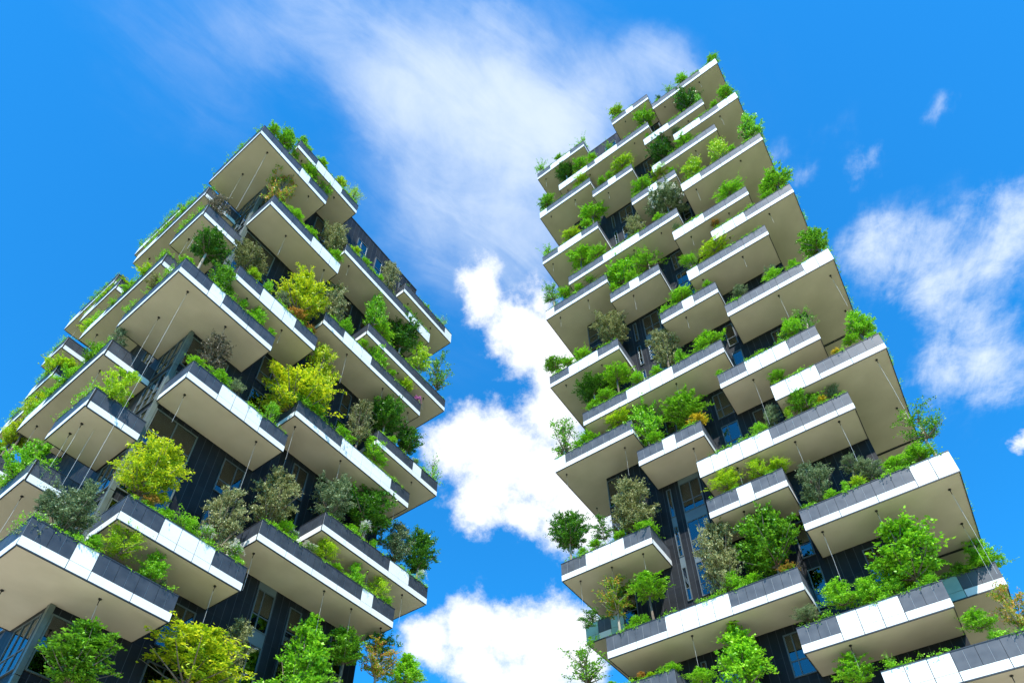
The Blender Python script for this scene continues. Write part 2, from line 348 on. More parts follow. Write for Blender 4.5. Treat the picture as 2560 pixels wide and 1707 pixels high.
def strip(bufs, axis, c, out, s0, s1, cells, pitch):
    """one parapet run. axis 'x': runs along x at y=c, outward sign `out`; axis 'y': runs along y at x=c."""
    def bx(b, a0, a1, d0, d1, z0, z1):      # d measured inward from the outer plane
        lo, hi = (c + (-out)*d0, c + (-out)*d1); lo, hi = min(lo, hi), max(lo, hi)
        if axis == 'x': b.box(a0, a1, lo, hi, z0, z1)
        else: b.box(lo, hi, a0, a1, z0, z1)
    n = len(cells); w = (s1 - s0) / n
    bx(bufs['core'], s0, s1, .035, .12, .035, 1.415)
    # lower white band
    i = 0
    while i < n:
        j = i + 1
        if cells[i] != 1:
            while j < n and cells[j] == cells[i] and j - i < 2: j += 1
        g0 = .017 if i else 0; g1 = .017 if j < n else 0
        bx(bufs['glass'] if cells[i] == 2 else bufs['white'], s0 + i*w + g0, s0 + j*w - g1, 0, .035, .04, .474)
        i = j
    cur = [None, None]
    def run(key, i, ch):                    # every unbroken run of like panels is a part of its own
        if i == 0 or cells[i-1] != ch:
            cur[0] = MB(); bufs['runs'].append((key, cur[0]))
            if key == 'dark': cur[1] = MB(); bufs['runs'].append(('jt', cur[1]))
    for i, ch in enumerate(cells):
        a = s0 + i*w
        g0 = .015 if i else 0; g1 = .015 if i < n-1 else 0
        if ch: run('wp' if ch == 1 else 'gp', i, ch); bx(cur[0], a+g0, a+w-g1, 0, .035, .496, 1.42)
        else:
            h = w/2; j = .008
            run('dark', i, 0)
            bx(cur[1], a + g0, a + w - g1, .012, .035, .496, 1.42)
            bx(cur[0], a + (g0 if not i else j), a + h - j, 0, .012, .496, 1.42)
            bx(cur[0], a + h + j, a + w - (g1 if i == n-1 else j), 0, .012, .496, 1.42)
    bx(bufs['rail'], s0 - .012, s1 + .012, -.02, .15, 1.42, 1.468)
    bx(bufs['trim'], s0, s1, .004, .05, -.03, .04)

def balcony(T, k, x0, x1, y0, y1, edges, cells, hooks=()):
    """edges: list of (axis, fixed coord, outward sign, start, end, cells or None)"""
    z = k*H
    b = {n: MB() for n in ('core','white','glass','rail','trim','pl','soil')}; b['runs'] = []
    slab = MB().box(x0+.05, x1-.05, y0+.05, y1-.05, 0.0, .30)
    root = slab.build('balcony', M['soffit'], T); root.location = (0, 0, z)
    for (ax, c, out, s0, s1, cl) in edges:
        n = max(1, round((s1-s0)/.934))
        strip(b, ax, c, out, s0, s1, cl or [0]*n, .934)
        a, bb = (c + (-out)*.13, c + (-out)*.95); lo, hi = min(a,bb), max(a,bb)
        if ax == 'x': b['pl'].box(s0+.14, s1-.14, lo, hi, .3, .95); b['soil'].box(s0+.17, s1-.17, lo+.03, hi-.03, .95, 1.2)
        elif s1 - s0 > 3.0: b['pl'].box(lo, hi, s0+1.0, s1-.14, .3, .95); b['soil'].box(lo+.03, hi-.03, s0+1.0, s1-.17, .95, 1.2)
    for nm, key, m in (('parapet_core','core','seam'),('white_band','white','white'),('glass_band','glass','glass'),('handrail','rail','rail'),('edge_trim','trim','trim'),('planter','pl','planter'),('planting_soil','soil','soil')):
        b[key].build(nm, M[m], root)
    for key, mb in b['runs']:
        nm, m = {'dark': ('dark_panels', 'dark'), 'jt': ('panel_joints', 'joint'), 'wp': ('white_panels', 'white'), 'gp': ('glass_panels', 'glass')}[key]
        mb.build(nm, M['dark_cloudlit' if m == 'dark' and T is towerR else m], root)
    for (hx, hy, ln) in hooks:
        MB().tube([(hx,hy,.0),(hx,hy,-.05),(hx,hy,-.051),(hx,hy,-.34)], [.07,.07,.022,.014], 8).build('cable_anchor', M['hook'], root)
        if ln: MB().tube([(hx,hy,-.3),(hx+.02,hy,-.3-ln*.5),(hx,hy,-.3-ln)], [.0065,.0065,.0065], 5).build('cable', M['cable'], root)
    return root

BAL = {'r1': ('R', 20, -3.5, 3.95, 0, 6.4, [0, 0, 0, 0, 0, 0, 1, 1]),
 'r2': ('R', 21, -8.2, -3.6, 0, 2.77, [0, 0, 1, 0, 0]),
 'r3': ('R', 21, -18.53, -11.98, 0, 6.45, [0, 0, 1, 1, 1, 0, 0]),
 'r4': ('R', 19, -15.8, -4.48, 0, 2.77, [1, 1, 1, 1, 0, 1, 1, 1, 0, 0, 0, 0]),
 'r5': ('R', 18, -5.44, 1.15, 0, 2.77, [1, 1, 1, 0, 0, 0, 0]),
 'r6': ('R', 17, -2.57, 3.95, 0, 8.3, [1, 1, 1, 0, 0, 1, 1]),
 'r7': ('R', 16, -5.44, 1.15, 0, 2.77, [1, 0, 0, 0, 0, 0, 0]),
 'r8': ('R', 17, -11.98, -7.3, 0, 2.77, [0, 0, 1, 0, 0]),
 'r9': ('R', 18, -18.53, -11.98, 0, 6.45, [1, 0, 0, 0, 0, 0, 0]),
 'r10': ('R', 14, -3.5, 3.95, 0, 6.4, [1, 1, 0, 0, 0, 0, 0, 0]),
 'r11': ('R', 15, -8.2, -3.55, 0, 2.77, [0, 0, 1, 0, 0]),
 'r12': ('R', 12, -5.44, 1.15, 0, 2.77, [1, 1, 1, 0, 0, 0, 0]),
 'r13': ('R', 13, -15.8, -4.48, 0, 2.77, [0, 0, 0, 0, 1, 1, 1, 1, 0, 0, 0, 0]),
 'r14': ('R', 15, -18.53, -11.98, 0, 6.45, [0, 0, 1, 1, 1, 0, 0]),
 'r15': ('R', 11, -2.57, 3.95, 0, 8.3, [1, 1, 1, 0, 0, 0, 0]),
 'r16': ('R', 10, -5.3, 1.15, 0, 2.77, [1, 0, 0, 0, 0, 0, 0]),
 'r17': ('R', 11, -11.98, -7.3, 0, 2.77, [0, 0, 1, 0, 0]),
 'r18': ('R', 12, -18.53, -11.98, 0, 6.45, [1, 0, 0, 0, 0, 0, 0]),
 'r19': ('R', 9, -8.2, -3.55, 0, 2.77, [0, 0, 1, 0, 0]),
 'r20': ('R', 8, -3.5, 3.95, 0, 6.4, [0, 0, 0, 0, 0, 0, 1, 1]),
 'r21': ('R', 9, -18.53, -11.98, 0, 6.45, [0, 0, 1, 1, 1, 0, 0]),
 'r22': ('R', 7, -15.8, -4.48, 0, 2.77, [0, 0, 0, 0, 1, 1, 1, 1, 0, 0, 0, 0]),
 'r23': ('R', 6, -5.44, 1.15, 0, 2.77, [0, 0, 1, 1, 1, 0, 0]),
 'r24': ('R', 5, -2.57, 3.95, 0, 8.3, [1, 1, 1, 0, 0, 0, 0]),
 'r25': ('R', 4, -8.2, 1.15, 0, 2.77, [1, 1, 1, 1, 1, 0, 0, 0, 0, 0]),
 'r26': ('R', 6, -18.53, -11.98, 0, 6.45, [1, 0, 0, 0, 0, 0, 0]),
 'r27': ('R', 5, -11.98, -7.3, 0, 2.77, [0, 0, 1, 0, 0]),
 'r28': ('R', 3, -8.2, -3.55, 0, 2.77, [0, 0, 1, 0, 0]),
 'r29': ('R', 2, -3.5, 3.95, 0, 6.4, [0, 0, 0, 0, 0, 0, 1, 1]),
 'r30': ('R', 3, -18.53, -11.98, 0, 6.45, [0, 0, 1, 1, 1, 0, 0]),
 'r31': ('R', 1, -15.8, -4.48, 0, 2.77, [0, 0, 0, 0, 1, 1, 1, 1, 0, 0, 0, 0]),
 'r32': ('R', 0, -5.44, 1.15, 0, 2.77, [0, 0, 1, 1, 1, 0, 0]),
 'r33': ('R', -1, -2.57, 3.95, 0, 8.3, [1, 1, 1, 0, 0, 0, 0]),
 'r34': ('R', 0, -18.53, -11.98, 0, 6.45, [1, 0, 0, 0, 0, 0, 0]),
 'r35': ('R', -1, -11.98, -7.3, 0, 2.77, [0, 0, 1, 0, 0]),
 'r36': ('R', -2, -8.2, 1.15, 0, 2.77, [1, 1, 1, 1, 1, 0, 0, 0, 0, 0]),
 'west2': ('R', 2, -18.53, -15.76, 2.68, 9.5, 0),
 'west8': ('R', 8, -18.53, -15.76, 6.6, 9.5, 0),
 'west1': ('R', 0, -18.53, -15.76, 6.7, 12.0, 0),
 'east2': ('R', 2, 1.16, 3.9, 6.48, 16.0, 0),
 'east5': ('R', 5, 1.16, 3.9, 8.38, 16.0, 0),
 'east8': ('R', 8, 1.16, 3.9, 6.48, 16.0, 0),
 'east11': ('R', 11, 1.16, 3.9, 8.38, 16.0, 0),
 'east14': ('R', 14, 1.16, 3.9, 6.48, 16.0, 0),
 'east1': ('R', 1, 1.16, 3.9, 5.55, 13.0, 0),
 'l14': ('L', 0, 0, 6.54, 0, 6.3, [0, 0, 1, 0, 0, 0, 0]),
 'l13': ('L', 1, 2.8, 9.34, 0, 2.77, [0, 0, 1, 1, 1, 0, 0]),
 'l22': ('L', 2, 9.37, 19.72, 0, 2.77, [0, 0, 0, 0, 0, 0, 0, 0, 1, 0, 0]),
 'l23': ('L', 3, 13.14, 22.5, 0, 6.3, [0, 0, 0, 0, 0, 0, 1, 1, 0, 0]),
 'l12': ('L', 4, 2.8, 9.34, 0, 2.77, [0, 0, 1, 1, 1, 0, 0]),
 'l20': ('L', 5, 9.37, 19.72, 0, 2.77, [0, 0, 0, 0, 1, 1, 1, 1, 1, 0, 0]),
 'l21': ('L', 6, 15.96, 22.5, 0, 6.3, [0, 0, 0, 0, 1, 0, 0]),
 'l6': ('L', 6, 0, 6.54, 0, 6.3, [0, 0, 1, 0, 0, 0, 0]),
 'l15': ('L', 7, 2.8, 9.34, 0, 2.77, [0, 0, 1, 1, 1, 0, 0]),
 'l16': ('L', 8, 9.37, 19.72, 0, 2.77, [0, 0, 1, 1, 1, 0, 0, 0, 0, 0, 0]),
 'l17': ('L', 9, 13.14, 22.5, 0, 6.3, [0, 0, 0, 0, 0, 0, 0, 0, 0, 0]),
 'l3': ('L', 10, 2.8, 9.34, 0, 2.77, [0, 0, 0, 0, 1, 1, 1]),
 'l18': ('L', 11, 9.37, 19.72, 0, 2.77, [0, 0, 0, 0, 0, 0, 0, 0, 1, 1, 1]),
 'l1': ('L', 12, 0, 6.54, 0, 6.3, [0, 0, 0, 0, 1, 0, 0]),
 'l19': ('L', 12, 15.96, 22.5, 0, 6.3, [0, 0, 0, 0, 0, 0, 1]),
 'l2': ('L', 13, 2.8, 9.34, 0, 2.77, [0, 0, 1, 1, 1, 0, 0]),
 'm2': ('L', -2, 2.8, 9.34, 0, 2.77, [0, 0, 1, 1, 1, 0, 0]),
 'm3': ('L', -1, 9.37, 19.72, 0, 2.77, [0, 0, 0, 0, 0, 0, 0, 0, 0, 0, 0]),
 'm4': ('L', 0, 15.96, 22.5, 0, 6.3, [0, 0, 0, 0, 0, 1, 0]),
 'l11': ('L', 2, 0, 2.8, 5.44, 15.3, [0, 0, 0, 0, 0, 0, 0, 0, 1, 1, 1]),
 'l10': ('L', 3, 0, 2.8, 2.5, 6.3, [0, 0, 0, 0]),
 'l9': ('L', 5, 0, 2.8, 5.43, 15.25, [0, 0, 0, 0, 0, 0, 0, 0, 1, 1, 1]),
 'l7': ('L', 8, 0, 2.8, 5.4, 15.4, [0, 0, 0, 0, 0, 0, 0, 0, 1, 1, 1]),
 'l4': ('L', 9, 0, 2.8, 2.48, 6.2, [0, 0, 0, 0]),
 'l5': ('L', 11, 0, 2.8, 5.34, 14.7, [0, 0, 0, 0, 0, 0, 0, 1, 1, 1]),
 'l5b': ('L', 12, 0, 2.8, 10.3, 16.5, [0, 0, 0, 0, 0, 1, 1]),
 'n10': ('L', 10, 0, 2.8, 15.1, 20.3, [0, 0, 0, 0, 1, 1]),
 'n11': ('L', 11, 0, 2.8, 17.6, 25.2, [0, 0, 0, 0, 0, 0, 1, 1]),
 'n7': ('L', 7, 0, 2.8, 16.5, 20.2, [0, 0, 0, 1]),
 'n8': ('L', 9, 0, 2.8, 20.4, 23.5, [0, 0, 1]),
 'n4': ('L', 4, 0, 2.8, 15.6, 21.5, [0, 0, 0, 0, 1, 1]),
 'n6': ('L', 6, 0, 2.8, 16.5, 21.0, [0, 0, 0, 0, 1])}      # id: (tower, level, x0, x1, y0, y1, cells)
HOOK = {'r29': [(-2.8, 0.54, 3.2),
 (-0.07, 0.53, 1.6),
 (3.29, 1.05, 5.0),
 (3.32, 4.16, 4.2)],
 'r24': [(3.25, 0.51, 5.0),
 (3.37, 4.93, 1.0),
 (-1.5, 0.5, 1.4)],
 'r20': [(3.39, 1.07, 3.5),
 (0.01, 0.47, 3.0),
 (3.46, 4.37, 0.8)],
 'r30': [(-17.51, 0.64, 2.2),
 (-15.15, 0.58, 0.8),
 (-12.91, 0.54, 1.9)],
 'r26': [(-17.95, 0.64, 1.7),
 (-17.97, 5.13, 1.5),
 (-13.14, 0.83, 2.6)],
 'r25': [(0.11, 0.44, 3.0),
 (-2.44, 0.48, 2.3),
 (-6.0, 0.5, 1.4)],
 'r27': [(-8.33, 0.64, 1.6)],
 'r23': [(-3.43, 0.53, 4.2)],
 'r22': [(-8.37, 0.5, 1.2)],
 'r31': [(-10.86, 0.55, 3.3),
 (-8.41, 0.56, 0.5)],
 'r32': [(-3.43, 0.51, 1.3)],
 'l14': [(1.11, 3.4, 1.0),
 (3.8, 0.74, 2.0)],
 'l13': [(8.32, 0.63, 3.8)],
 'l12': [(3.46, 1.06, 2.0),
 (7.9, 0.63, 4.6)],
 'l22': [(10.0, 1.03, 2.2),
 (14.56, 0.49, 4.6),
 (16.74, 0.52, 2.6),
 (19.25, 0.53, 0.5)],
 'l6': [(1.09, 0.68, 18.3),
 (1.1, 3.53, 17.6),
 (3.81, 0.82, 1.2)],
 'l1': [(1.22, 0.68, 9.3),
 (1.14, 3.51, 9.0),
 (5.3, 0.6, 0.6)],
 'l3': [(5.0, 0.9, 2.6),
 (8.5, 0.6, 1.5)],
 'l20': [(10.0, 0.7, 5.0),
 (13.7, 0.5, 1.6),
 (18.9, 0.5, 1.6)],
 'l16': [(12.2, 0.5, 3.2),
 (16.0, 0.5, 0.8),
 (18.9, 0.5, 1.0)]}
rng = random.Random(4)
WX0, WX1 = -15.76, 1.16            # right tower wall, left and right corners
LX0, LX1, LY0, LY1 = 2.8, 19.65, 2.76, 25.0
for bid, (tw, k, x0, x1, y0, y1, cells) in BAL.items():
    T = towerR if tw == 'R' else towerL
    E = []
    t = .125
    if tw == 'R':
        if bid[:4] == 'west':
            E = [('y', x0, -1, y0+t, y1-t, None), ('x', y0, -1, x0, WX0, [2, 0, 2])]
        elif bid[:4] == 'east':
            E = [('y', x1, 1, y0+t, y1-t, None), ('x', y0, -1, WX1, x1, [2, 0, 0])]
        else:
            E = [('x', 0, -1, x0, x1, cells)]
            wl, wr = x0 < WX0 - 1, x1 > WX1 + 1
            E.append(('y', x0, -1, t, y1-t if wl else PR, None)); E.append(('y', x1, 1, t, y1-t if wr else PR, None))
            if wl: E.append(('x', y1, 1, x0, WX0, None))
            if wr: E.append(('x', y1, 1, WX1, x1, None))
    else:
        if y0 > .1:
            E = [('y', 0, -1, y0, y1, cells), ('x', y0, -1, t, LX0, None), ('x', y1, 1, t, LX0, None)]
        else:
            E = [('x', 0, -1, x0, x1, cells)]
            wl, wr = x0 < 1, x1 > LX1 + 1
            E.append(('y', x0, -1, t, y1-t if wl else PR, None)); E.append(('y', x1, 1, t, y1-t if wr else PR, None))
            if wl: E.append(('x', y1, 1, x0, LX0, None))
            if wr: E.append(('x', y1, 1, LX1, x1, None))
    hk = HOOK.get(bid)
    if hk is None:
        hk = []
        if y0 < .1:
            n = max(1, round((x1-x0)/3.2)); hk = [(x0 + (i+.35)*(x1-x0)/n + rng.uniform(-.3,.3), .53, rng.choice((0, 1.2, 1.9))) for i in range(n)]
        else: hk = [(.55, y0 + 1.2, 2.2), (.55, y1 - 1.5, 2.2)] if tw == 'L' else []
    balcony(T, k, x0, x1, y0, y1, E, cells, hk)

# walls --------------------------------------------------------------
def wall(T, x0, x1, y0, y1, zb, zt):
    def quad(v, m, nm='wall'):
        b = MB(); b.v = v; b.f = [(0,1,2,3)]; return b.build(nm, m, T)
    a = MB()
    a.v = [(x0,y0,zb),(x1,y0,zb),(x1,y0,zt),(x0,y0,zt),(x0,y1,zb),(x1,y1,zb),(x1,y1,zt),(x0,y1,zt)]
    a.f = [(0,1,2,3),(4,7,6,5),(3,2,6,7),(0,4,5,1),(0,3,7,4),(1,5,6,2)]
    o = a.build('wall', M['wallx'], T); o.data.materials.append(M['wally'])
    for i in (4,5): o.data.polygons[i].material_index = 1
    c = MB(); c.box(x0-.04,x1+.04,y0-.04,y0+.25,zt,zt+.12).box(x0-.04,x1+.04,y1-.25,y1+.04,zt,zt+.12).box(x0-.04,x0+.25,y0+.25,y1-.25,zt,zt+.12).box(x1-.25,x1+.04,y0+.25,y1-.25,zt,zt+.12)
    c.build('roof_coping', M['trim'], T)
wall(towerR, WX0, WX1, PR, 31.0, -OR.z, 22.4*H)
wall(towerL, LX0, LX1, LY0, LY1, -OL.z, 14.42*H)

# windows ------------------------------------------------------------
def window(T, axis, c, out, a0, a1, z0, z1, mull=(.36,), trans=(.36,), fm='frame', blind=None, span=None):
    """opening on a wall plane: surround, mullion and transom standing proud, glass, and a flat sheet coloured as unlit interior behind"""
    def bx(b, s0, s1, d0, d1, q0, q1):
        lo, hi = sorted((c + out*d0, c + out*d1))
        if axis == 'x': b.box(s0, s1, lo, hi, q0, q1)
        else: b.box(lo, hi, s0, s1, q0, q1)
    f = MB(); w = .07; h = z1 - z0
    bx(f, a0, a0+w, .004, .085, z0, z1); bx(f, a1-w, a1, .004, .085, z0, z1)
    bx(f, a0+w, a1-w, .004, .085, z0, z0+w); bx(f, a0+w, a1-w, .004, .085, z1-w, z1)
    for t in trans: zz = z0+h*t; bx(f, a0+w, a1-w, .012, .075, zz-.03, zz+.03)
    for t in mull: aa = a0+(a1-a0)*t; bx(f, aa-.03, aa+.03, .010, .078, z0+w, z1-w)
    fr = f.build('window', M[fm], T)
    r = MB(); bx(r, a0+.02, a1-.02, .002, .006, z0+.02, z1-.02); r.build('dark_backing', M['interior'], fr)
    if blind:
        bl = MB(); n = 14; lo = z0+.08 + (0 if blind[1] >= 1 else h*(1-blind[1]))
        for i in range(n):
            s0 = a0+.08+(a1-a0-.16)*i/n; s1 = a0+.08+(a1-a0-.16)*(i+1)/n; dd = .012 + (.008 if i % 2 else 0)
            bx(bl, s0, s1, .008, dd+.004, lo, z1-.08)
        bl.build('blind' if blind[0] == 'blind' else 'curtain', M[blind[0]], fr)
    p = MB(); bx(p, a0+w, a1-w, .034, .040, z0+w, z1-w); p.build('pane', M['pane'], fr)
    if span:
        sp = MB(); bx(sp, a0, a1, .004, .05, z1+.004, z0+H-.004); sp.build('spandrel', M['spandrel'], fr)
rw = random.Random(11)
for k in range(-1, 22):
    z = k*H
    window(towerR, 'x', PR, -1, WX0+.03, -14.7, z+.3, z+3.0, fm='frame', mull=(), trans=(.35,), blind=('blind', 1) if rw.random() < .25 else None)
    window(towerR, 'x', PR, -1, -10.48, -9.0, z+.36, z+2.93, mull=(.52,), span=k in (2,3,4,9), blind=('blind', .5) if rw.random() < .3 else None)
    if k in (0,1,2,3,4,8,9,10,15,16): window(towerR, 'x', PR, -1, -11.42, -11.08, z+.4, z+2.95, mull=(), span=k in (2,3))
    if k != 7: window(towerR, 'x', PR, -1, -6.7, -5.5, z+.36, z+2.93)
    window(towerR, 'x', PR, -1, -4.45, -3.72, z+.36, z+2.93, mull=(), blind=('curtain', .62) if k == 8 else None)
    if k in (1,2,4,7,8,10): window(towerR, 'x', PR, -1, -1.5, -.55, z+.36, z+2.93, mull=(.5,))
for k in range(-2, 14):
    z = k*H
    window(towerL, 'x', LY0, -1, LX0+.2, 5.6, z+.3, z+3.0, fm='frame2', mull=(.5,), trans=(.38,), blind=('blind', 1) if k in (1,2,5) else None)
    window(towerL, 'y', LX0, -1, LY0+.2, 5.3, z+.3, z+3.0, fm='frame', mull=(.33,.66), trans=(.38,))
    window(towerL, 'x', LY0, -1, 7.45, 8.9, z+.36, z+2.93, mull=(.62,))
    window(towerL, 'x', LY0, -1, 11.8, 13.0, z+.36, z+2.93, mull=(.38,), blind=('blind', 1) if k in (0,1,4) else None, span=k in (0,1))
    window(towerL, 'x', LY0, -1, 14.1, 14.97, z+.36, z+2.93, mull=(), blind=('blind', 1) if k in (1,) else None)
    if k < 14: window(towerL, 'x', LY0, -1, 17.35, 18.5, z+.36, z+2.93, mull=(.4,))
    if k in (0,2,5,6): window(towerL, 'y', LX0, -1, 7.0, 9.2, z+.3, z+2.95, mull=(.5,))
# pale corner posts of the left tower's glazed corner
for k in range(-2, 14):
    MB().box(LX0-.05, LX0+.18, LY0-.09, LY0+.18, k*H+.02, k*H+H-.02).build('corner_post', M['frame2'], towerL)

# ------------------------------------------------------------------ foliage prototypes (crown of half-size 1)
def leaves(centers, normals, length, width, rs, droop=0.0, up=0.0):
    n = len(centers)
    d = rs.normal(size=(n,3)); d[:,2] = d[:,2]*.6 - droop + up; d += normals*.55; d /= np.linalg.norm(d, axis=1)[:,None]
    s = np.cross(d, rs.normal(size=(n,3))*.7 + np.array([0,0,1.2])); s /= (np.linalg.norm(s, axis=1)[:,None]+1e-9)
    nn = np.cross(s, d)
    L = length*rs.uniform(.6, 1.25, n)[:,None]; Wd = width*rs.uniform(.7, 1.2, n)[:,None]
    v = np.stack([centers, centers + d*L*.45 + s*Wd*.5 - nn*Wd*.12, centers + d*L, centers + d*L*.45 - s*Wd*.5 - nn*Wd*.12], 1)
    return v.reshape(-1,3)
def fit(v, c):
    """scale a crown so that its leaves fill the unit box"""
    lo, hi = np.percentile(v, 1.0, axis=0), np.percentile(v, 99.0, axis=0); r = max(hi[0]-lo[0], hi[1]-lo[1])/2; mid = (lo+hi)/2; s = np.array([1/r, 1/r, 2/(hi[2]-lo[2])])
    return (v-mid)*s, (c-mid)*s
def mesh_quads(name, v, m):
    me = bpy.data.meshes.new(name); n = len(v)//4
    me.vertices.add(len(v)); me.vertices.foreach_set('co', v.astype(np.float32).ravel())
    me.loops.add(4*n); me.loops.foreach_set('vertex_index', np.arange(4*n, dtype=np.int32))
    me.polygons.add(n); me.polygons.foreach_set('loop_start', np.arange(0, 4*n, 4, dtype=np.int32)); me.polygons.foreach_set('loop_total', np.full(n, 4, dtype=np.int32))
    me.materials.append(m); me.update(calc_edges=True); return me
def sph(rs, n):
    p = rs.normal(size=(n,3)); return p/np.linalg.norm(p, axis=1)[:,None]
def env(form, z):
    """outline radius of a crown at relative height z (-1..1)"""
    if form == 'cone': return np.clip((1-z)/2, .03, 1)**.95*1.02
    if form == 'column': return (.60+.36*np.sin((z+1)*1.35))*np.where(z > .5, np.clip(1-((z-.5)/.52)**2, .04, 1), 1)
    if form == 'dome': return np.sqrt(np.clip(1-((z+.55)/1.6)**2, .05, 1))
    if form == 'layer': return np.sqrt(np.clip(1.0-(z*.93)**2, .05, 1))
    return np.sqrt(np.clip(1-z*z, .04, 1))
def crown(form, seed, arms, twigs, per, spread, length, width, droop=0.1, fl=.6, rise=.25, gap=0.0, low=-1.0):
    """branching crown: arms leave the stem and reach an uneven outline, side twigs leave the arms, leaves sit along the twigs"""
    rs = np.random.RandomState(seed)
    ze = rs.uniform(-.92, .98, arms) if form != 'layer' else np.linspace(-.8, .97, 8)[rs.randint(0, 8, arms)] + rs.normal(0, .05, arms)
    an = rs.uniform(0, 2*np.pi, arms); dirs = np.stack([np.cos(an), np.sin(an), ze*0], 1)
    lump = np.ones(arms)
    for _ in range(6):
        a = sph(rs, 1)[0]; w = np.stack([dirs[:,0], dirs[:,1], ze], 1); w /= np.linalg.norm(w, axis=1)[:,None]; lump += rs.uniform(-.45, .22)*np.exp(-(1-w@a)*4.5)
    R = env(form, np.clip(ze, -1, 1))*np.clip(lump, .4, 1.15)*rs.uniform(.55, 1.12, arms)
    E = dirs*R[:,None]; E[:,2] = ze
    S = np.zeros((arms, 3)); S[:,2] = np.maximum(low, ze - R*rs.uniform(.3, .9, arms) - .1)
    if gap > 0:
        keep = np.ones(arms, bool)
        for _ in range(5):
            a = sph(rs,1)[0]*rs.uniform(.6,.95); keep &= np.linalg.norm(E-a, axis=1) > gap
        E, S, dirs, R = E[keep], S[keep], dirs[keep], R[keep]
    n = len(E); C = []
    for i in range(n):
        for j in range(twigs + 1):
            if j == 0: s = rs.uniform(.2, 1.0, per); p = S[i] + (E[i]-S[i])*s[:,None]; p[:,2] += rise*R[i]*np.sin(s*np.pi)*.6 - droop*.25*s**3
            else:
                s0 = rs.uniform(.15, .92); b0 = S[i] + (E[i]-S[i])*s0; tw = (E[i]-S[i])/(np.linalg.norm(E[i]-S[i])+1e-6)*.75 + sph(rs,1)[0]*.75; tw[2] = tw[2]*fl + rs.uniform(-.1,.25); ln = spread*rs.uniform(1.0, 2.3)
                s = rs.uniform(0.1, 1, per); p = b0 + tw*ln*s[:,None]; p[:,2] += rise*R[i]*np.sin(s0*np.pi)*.6 - droop*.35*s**2*ln
            q = rs.normal(0, spread*.20, (per,3)); q[:,2] *= fl; C.append(p + q)
    C = np.concatenate(C); nrm = C/(np.linalg.norm(C, axis=1)[:,None]+.25) + np.array([0,0,.25])
    return leaves(C, nrm, length, width, rs, droop), E
def sprays(seed, n, spread, hang, per, length, width, top=1.0):
    """thin arching shoots with leaves strung along them"""
    rs = np.random.RandomState(seed); C = []; ends = []
    for i in range(n):
        an = rs.uniform(0,2*np.pi); r = rs.uniform(.2,1)*spread; up = rs.uniform(.3,1)*top; s = np.linspace(0,1,per)[:,None]
        base = np.array([rs.uniform(-.45,.45), rs.uniform(-.45,.45), -.9 if hang < .5 else .75])
        e = np.array([r*np.cos(an), r*np.sin(an), 0.]); 
        p = base + e*s + np.array([0,0,1.])*(up*1.9*s - (hang*2.4+.2)*s*s*(.6+.6*rs.rand()))
        C.append(p + rs.normal(0,.025,p.shape)); ends.append(p[-1])
    C = np.concatenate(C); return leaves(C, C*0, length, width, rs, .1 if hang < .5 else .6), np.array(ends)
def limbs(cl, seed, n, rb=.034):
    n = int(n*.6)
    rs = np.random.RandomState(seed); b = MB(); cl = cl[rs.permutation(len(cl))[:n]]
    for c in cl:
        z0 = max(-1.05, c[2] - .55 - .5*np.hypot(c[0], c[1])); st = Vector((0,0,z0)); e = Vector(c)
        md = st.lerp(e, .5) + Vector((rs.uniform(-.08,.08), rs.uniform(-.08,.08), -.06))
        b.tube([st, md, e], [rb, rb*.55, rb*.16], 4)
    b.tube([(0,0,-1.05),(.03,.02,-.3),(0,0,.55)], [rb*1.5, rb*1.2, rb*.4], 5)
    return b
PROTO = {}
def proto(kind, build, nv, bark='bark', nlimb=22):
    L = []
    for i in range(nv):
        v, cl, m = build(1000*len(PROTO)+i*17+3)
        if kind not in ('trail', 'flower'): v, cl = fit(v, cl)
        fm = mesh_quads('foliage', v, m)
        b = limbs(cl, i+5, nlimb); bm = bpy.data.meshes.new('branches'); bm.from_pydata(b.v, [], b.f); bm.materials.append(M[bark])
        L.append((fm, bm))
    PROTO[kind] = L
def simple(form, m, arms, tw, per, cr, ln, wd, **kw):
    def f(s): v, c = crown(form, s, arms, tw, per, cr, ln, wd, **kw); return v, c, LM[m]
    return f
def withsprays(form, m, arms, tw, per, cr, ln, wd, ns, **kw):
    def f(s):
        v, c = crown(form, s, arms, tw, per, cr, ln, wd, **kw); v2, c2 = sprays(s+7, ns, 1.15, .15, 16, ln*1.05, wd, 1.12); return np.concatenate([v, v2]), c, LM[m]
    return f
def hanging(m, n):
    def f(s):
        v, c = crown('ball', s, 30, 5, 13, .2, .10, .05, fl=.7); v[:,2] = v[:,2]*.45 + .45
        v2, c2 = sprays(s+3, n, .8, .8, 26, .10, .045, .9); return np.concatenate([v, v2]), c2, LM[m]
    return f
proto('honey', simple('layer', 'yellow', 88, 6, 24, .17, .100, .040, droop=.45, fl=.30, rise=.5, gap=.30), 3, nlimb=60)
proto('lime', simple('layer', 'lime', 60, 6, 18, .16, .10, .050, droop=.3, fl=.4, rise=.4, gap=.25), 1, nlimb=40)
proto('broad', simple('ball', 'green', 100, 6, 21, .15, .095, .064, droop=.15, fl=.6, gap=.30), 3, nlimb=50)
proto('maple', simple('ball', 'bright', 74, 6, 20, .17, .105, .070, droop=.1, fl=.55, rise=.35, gap=.36), 3, nlimb=50)
proto('round', simple('ball', 'dark', 110, 6, 16, .13, .085, .055, droop=.1, fl=.8), 3, nlimb=40)
proto('darkleaf', simple('ball', 'dark', 40, 4, 12, .2, .12, .07, gap=.35), 2, nlimb=30)
proto('cone', simple('cone', 'bright', 90, 5, 17, .13, .085, .055, rise=.6, gap=.15), 2, nlimb=50)
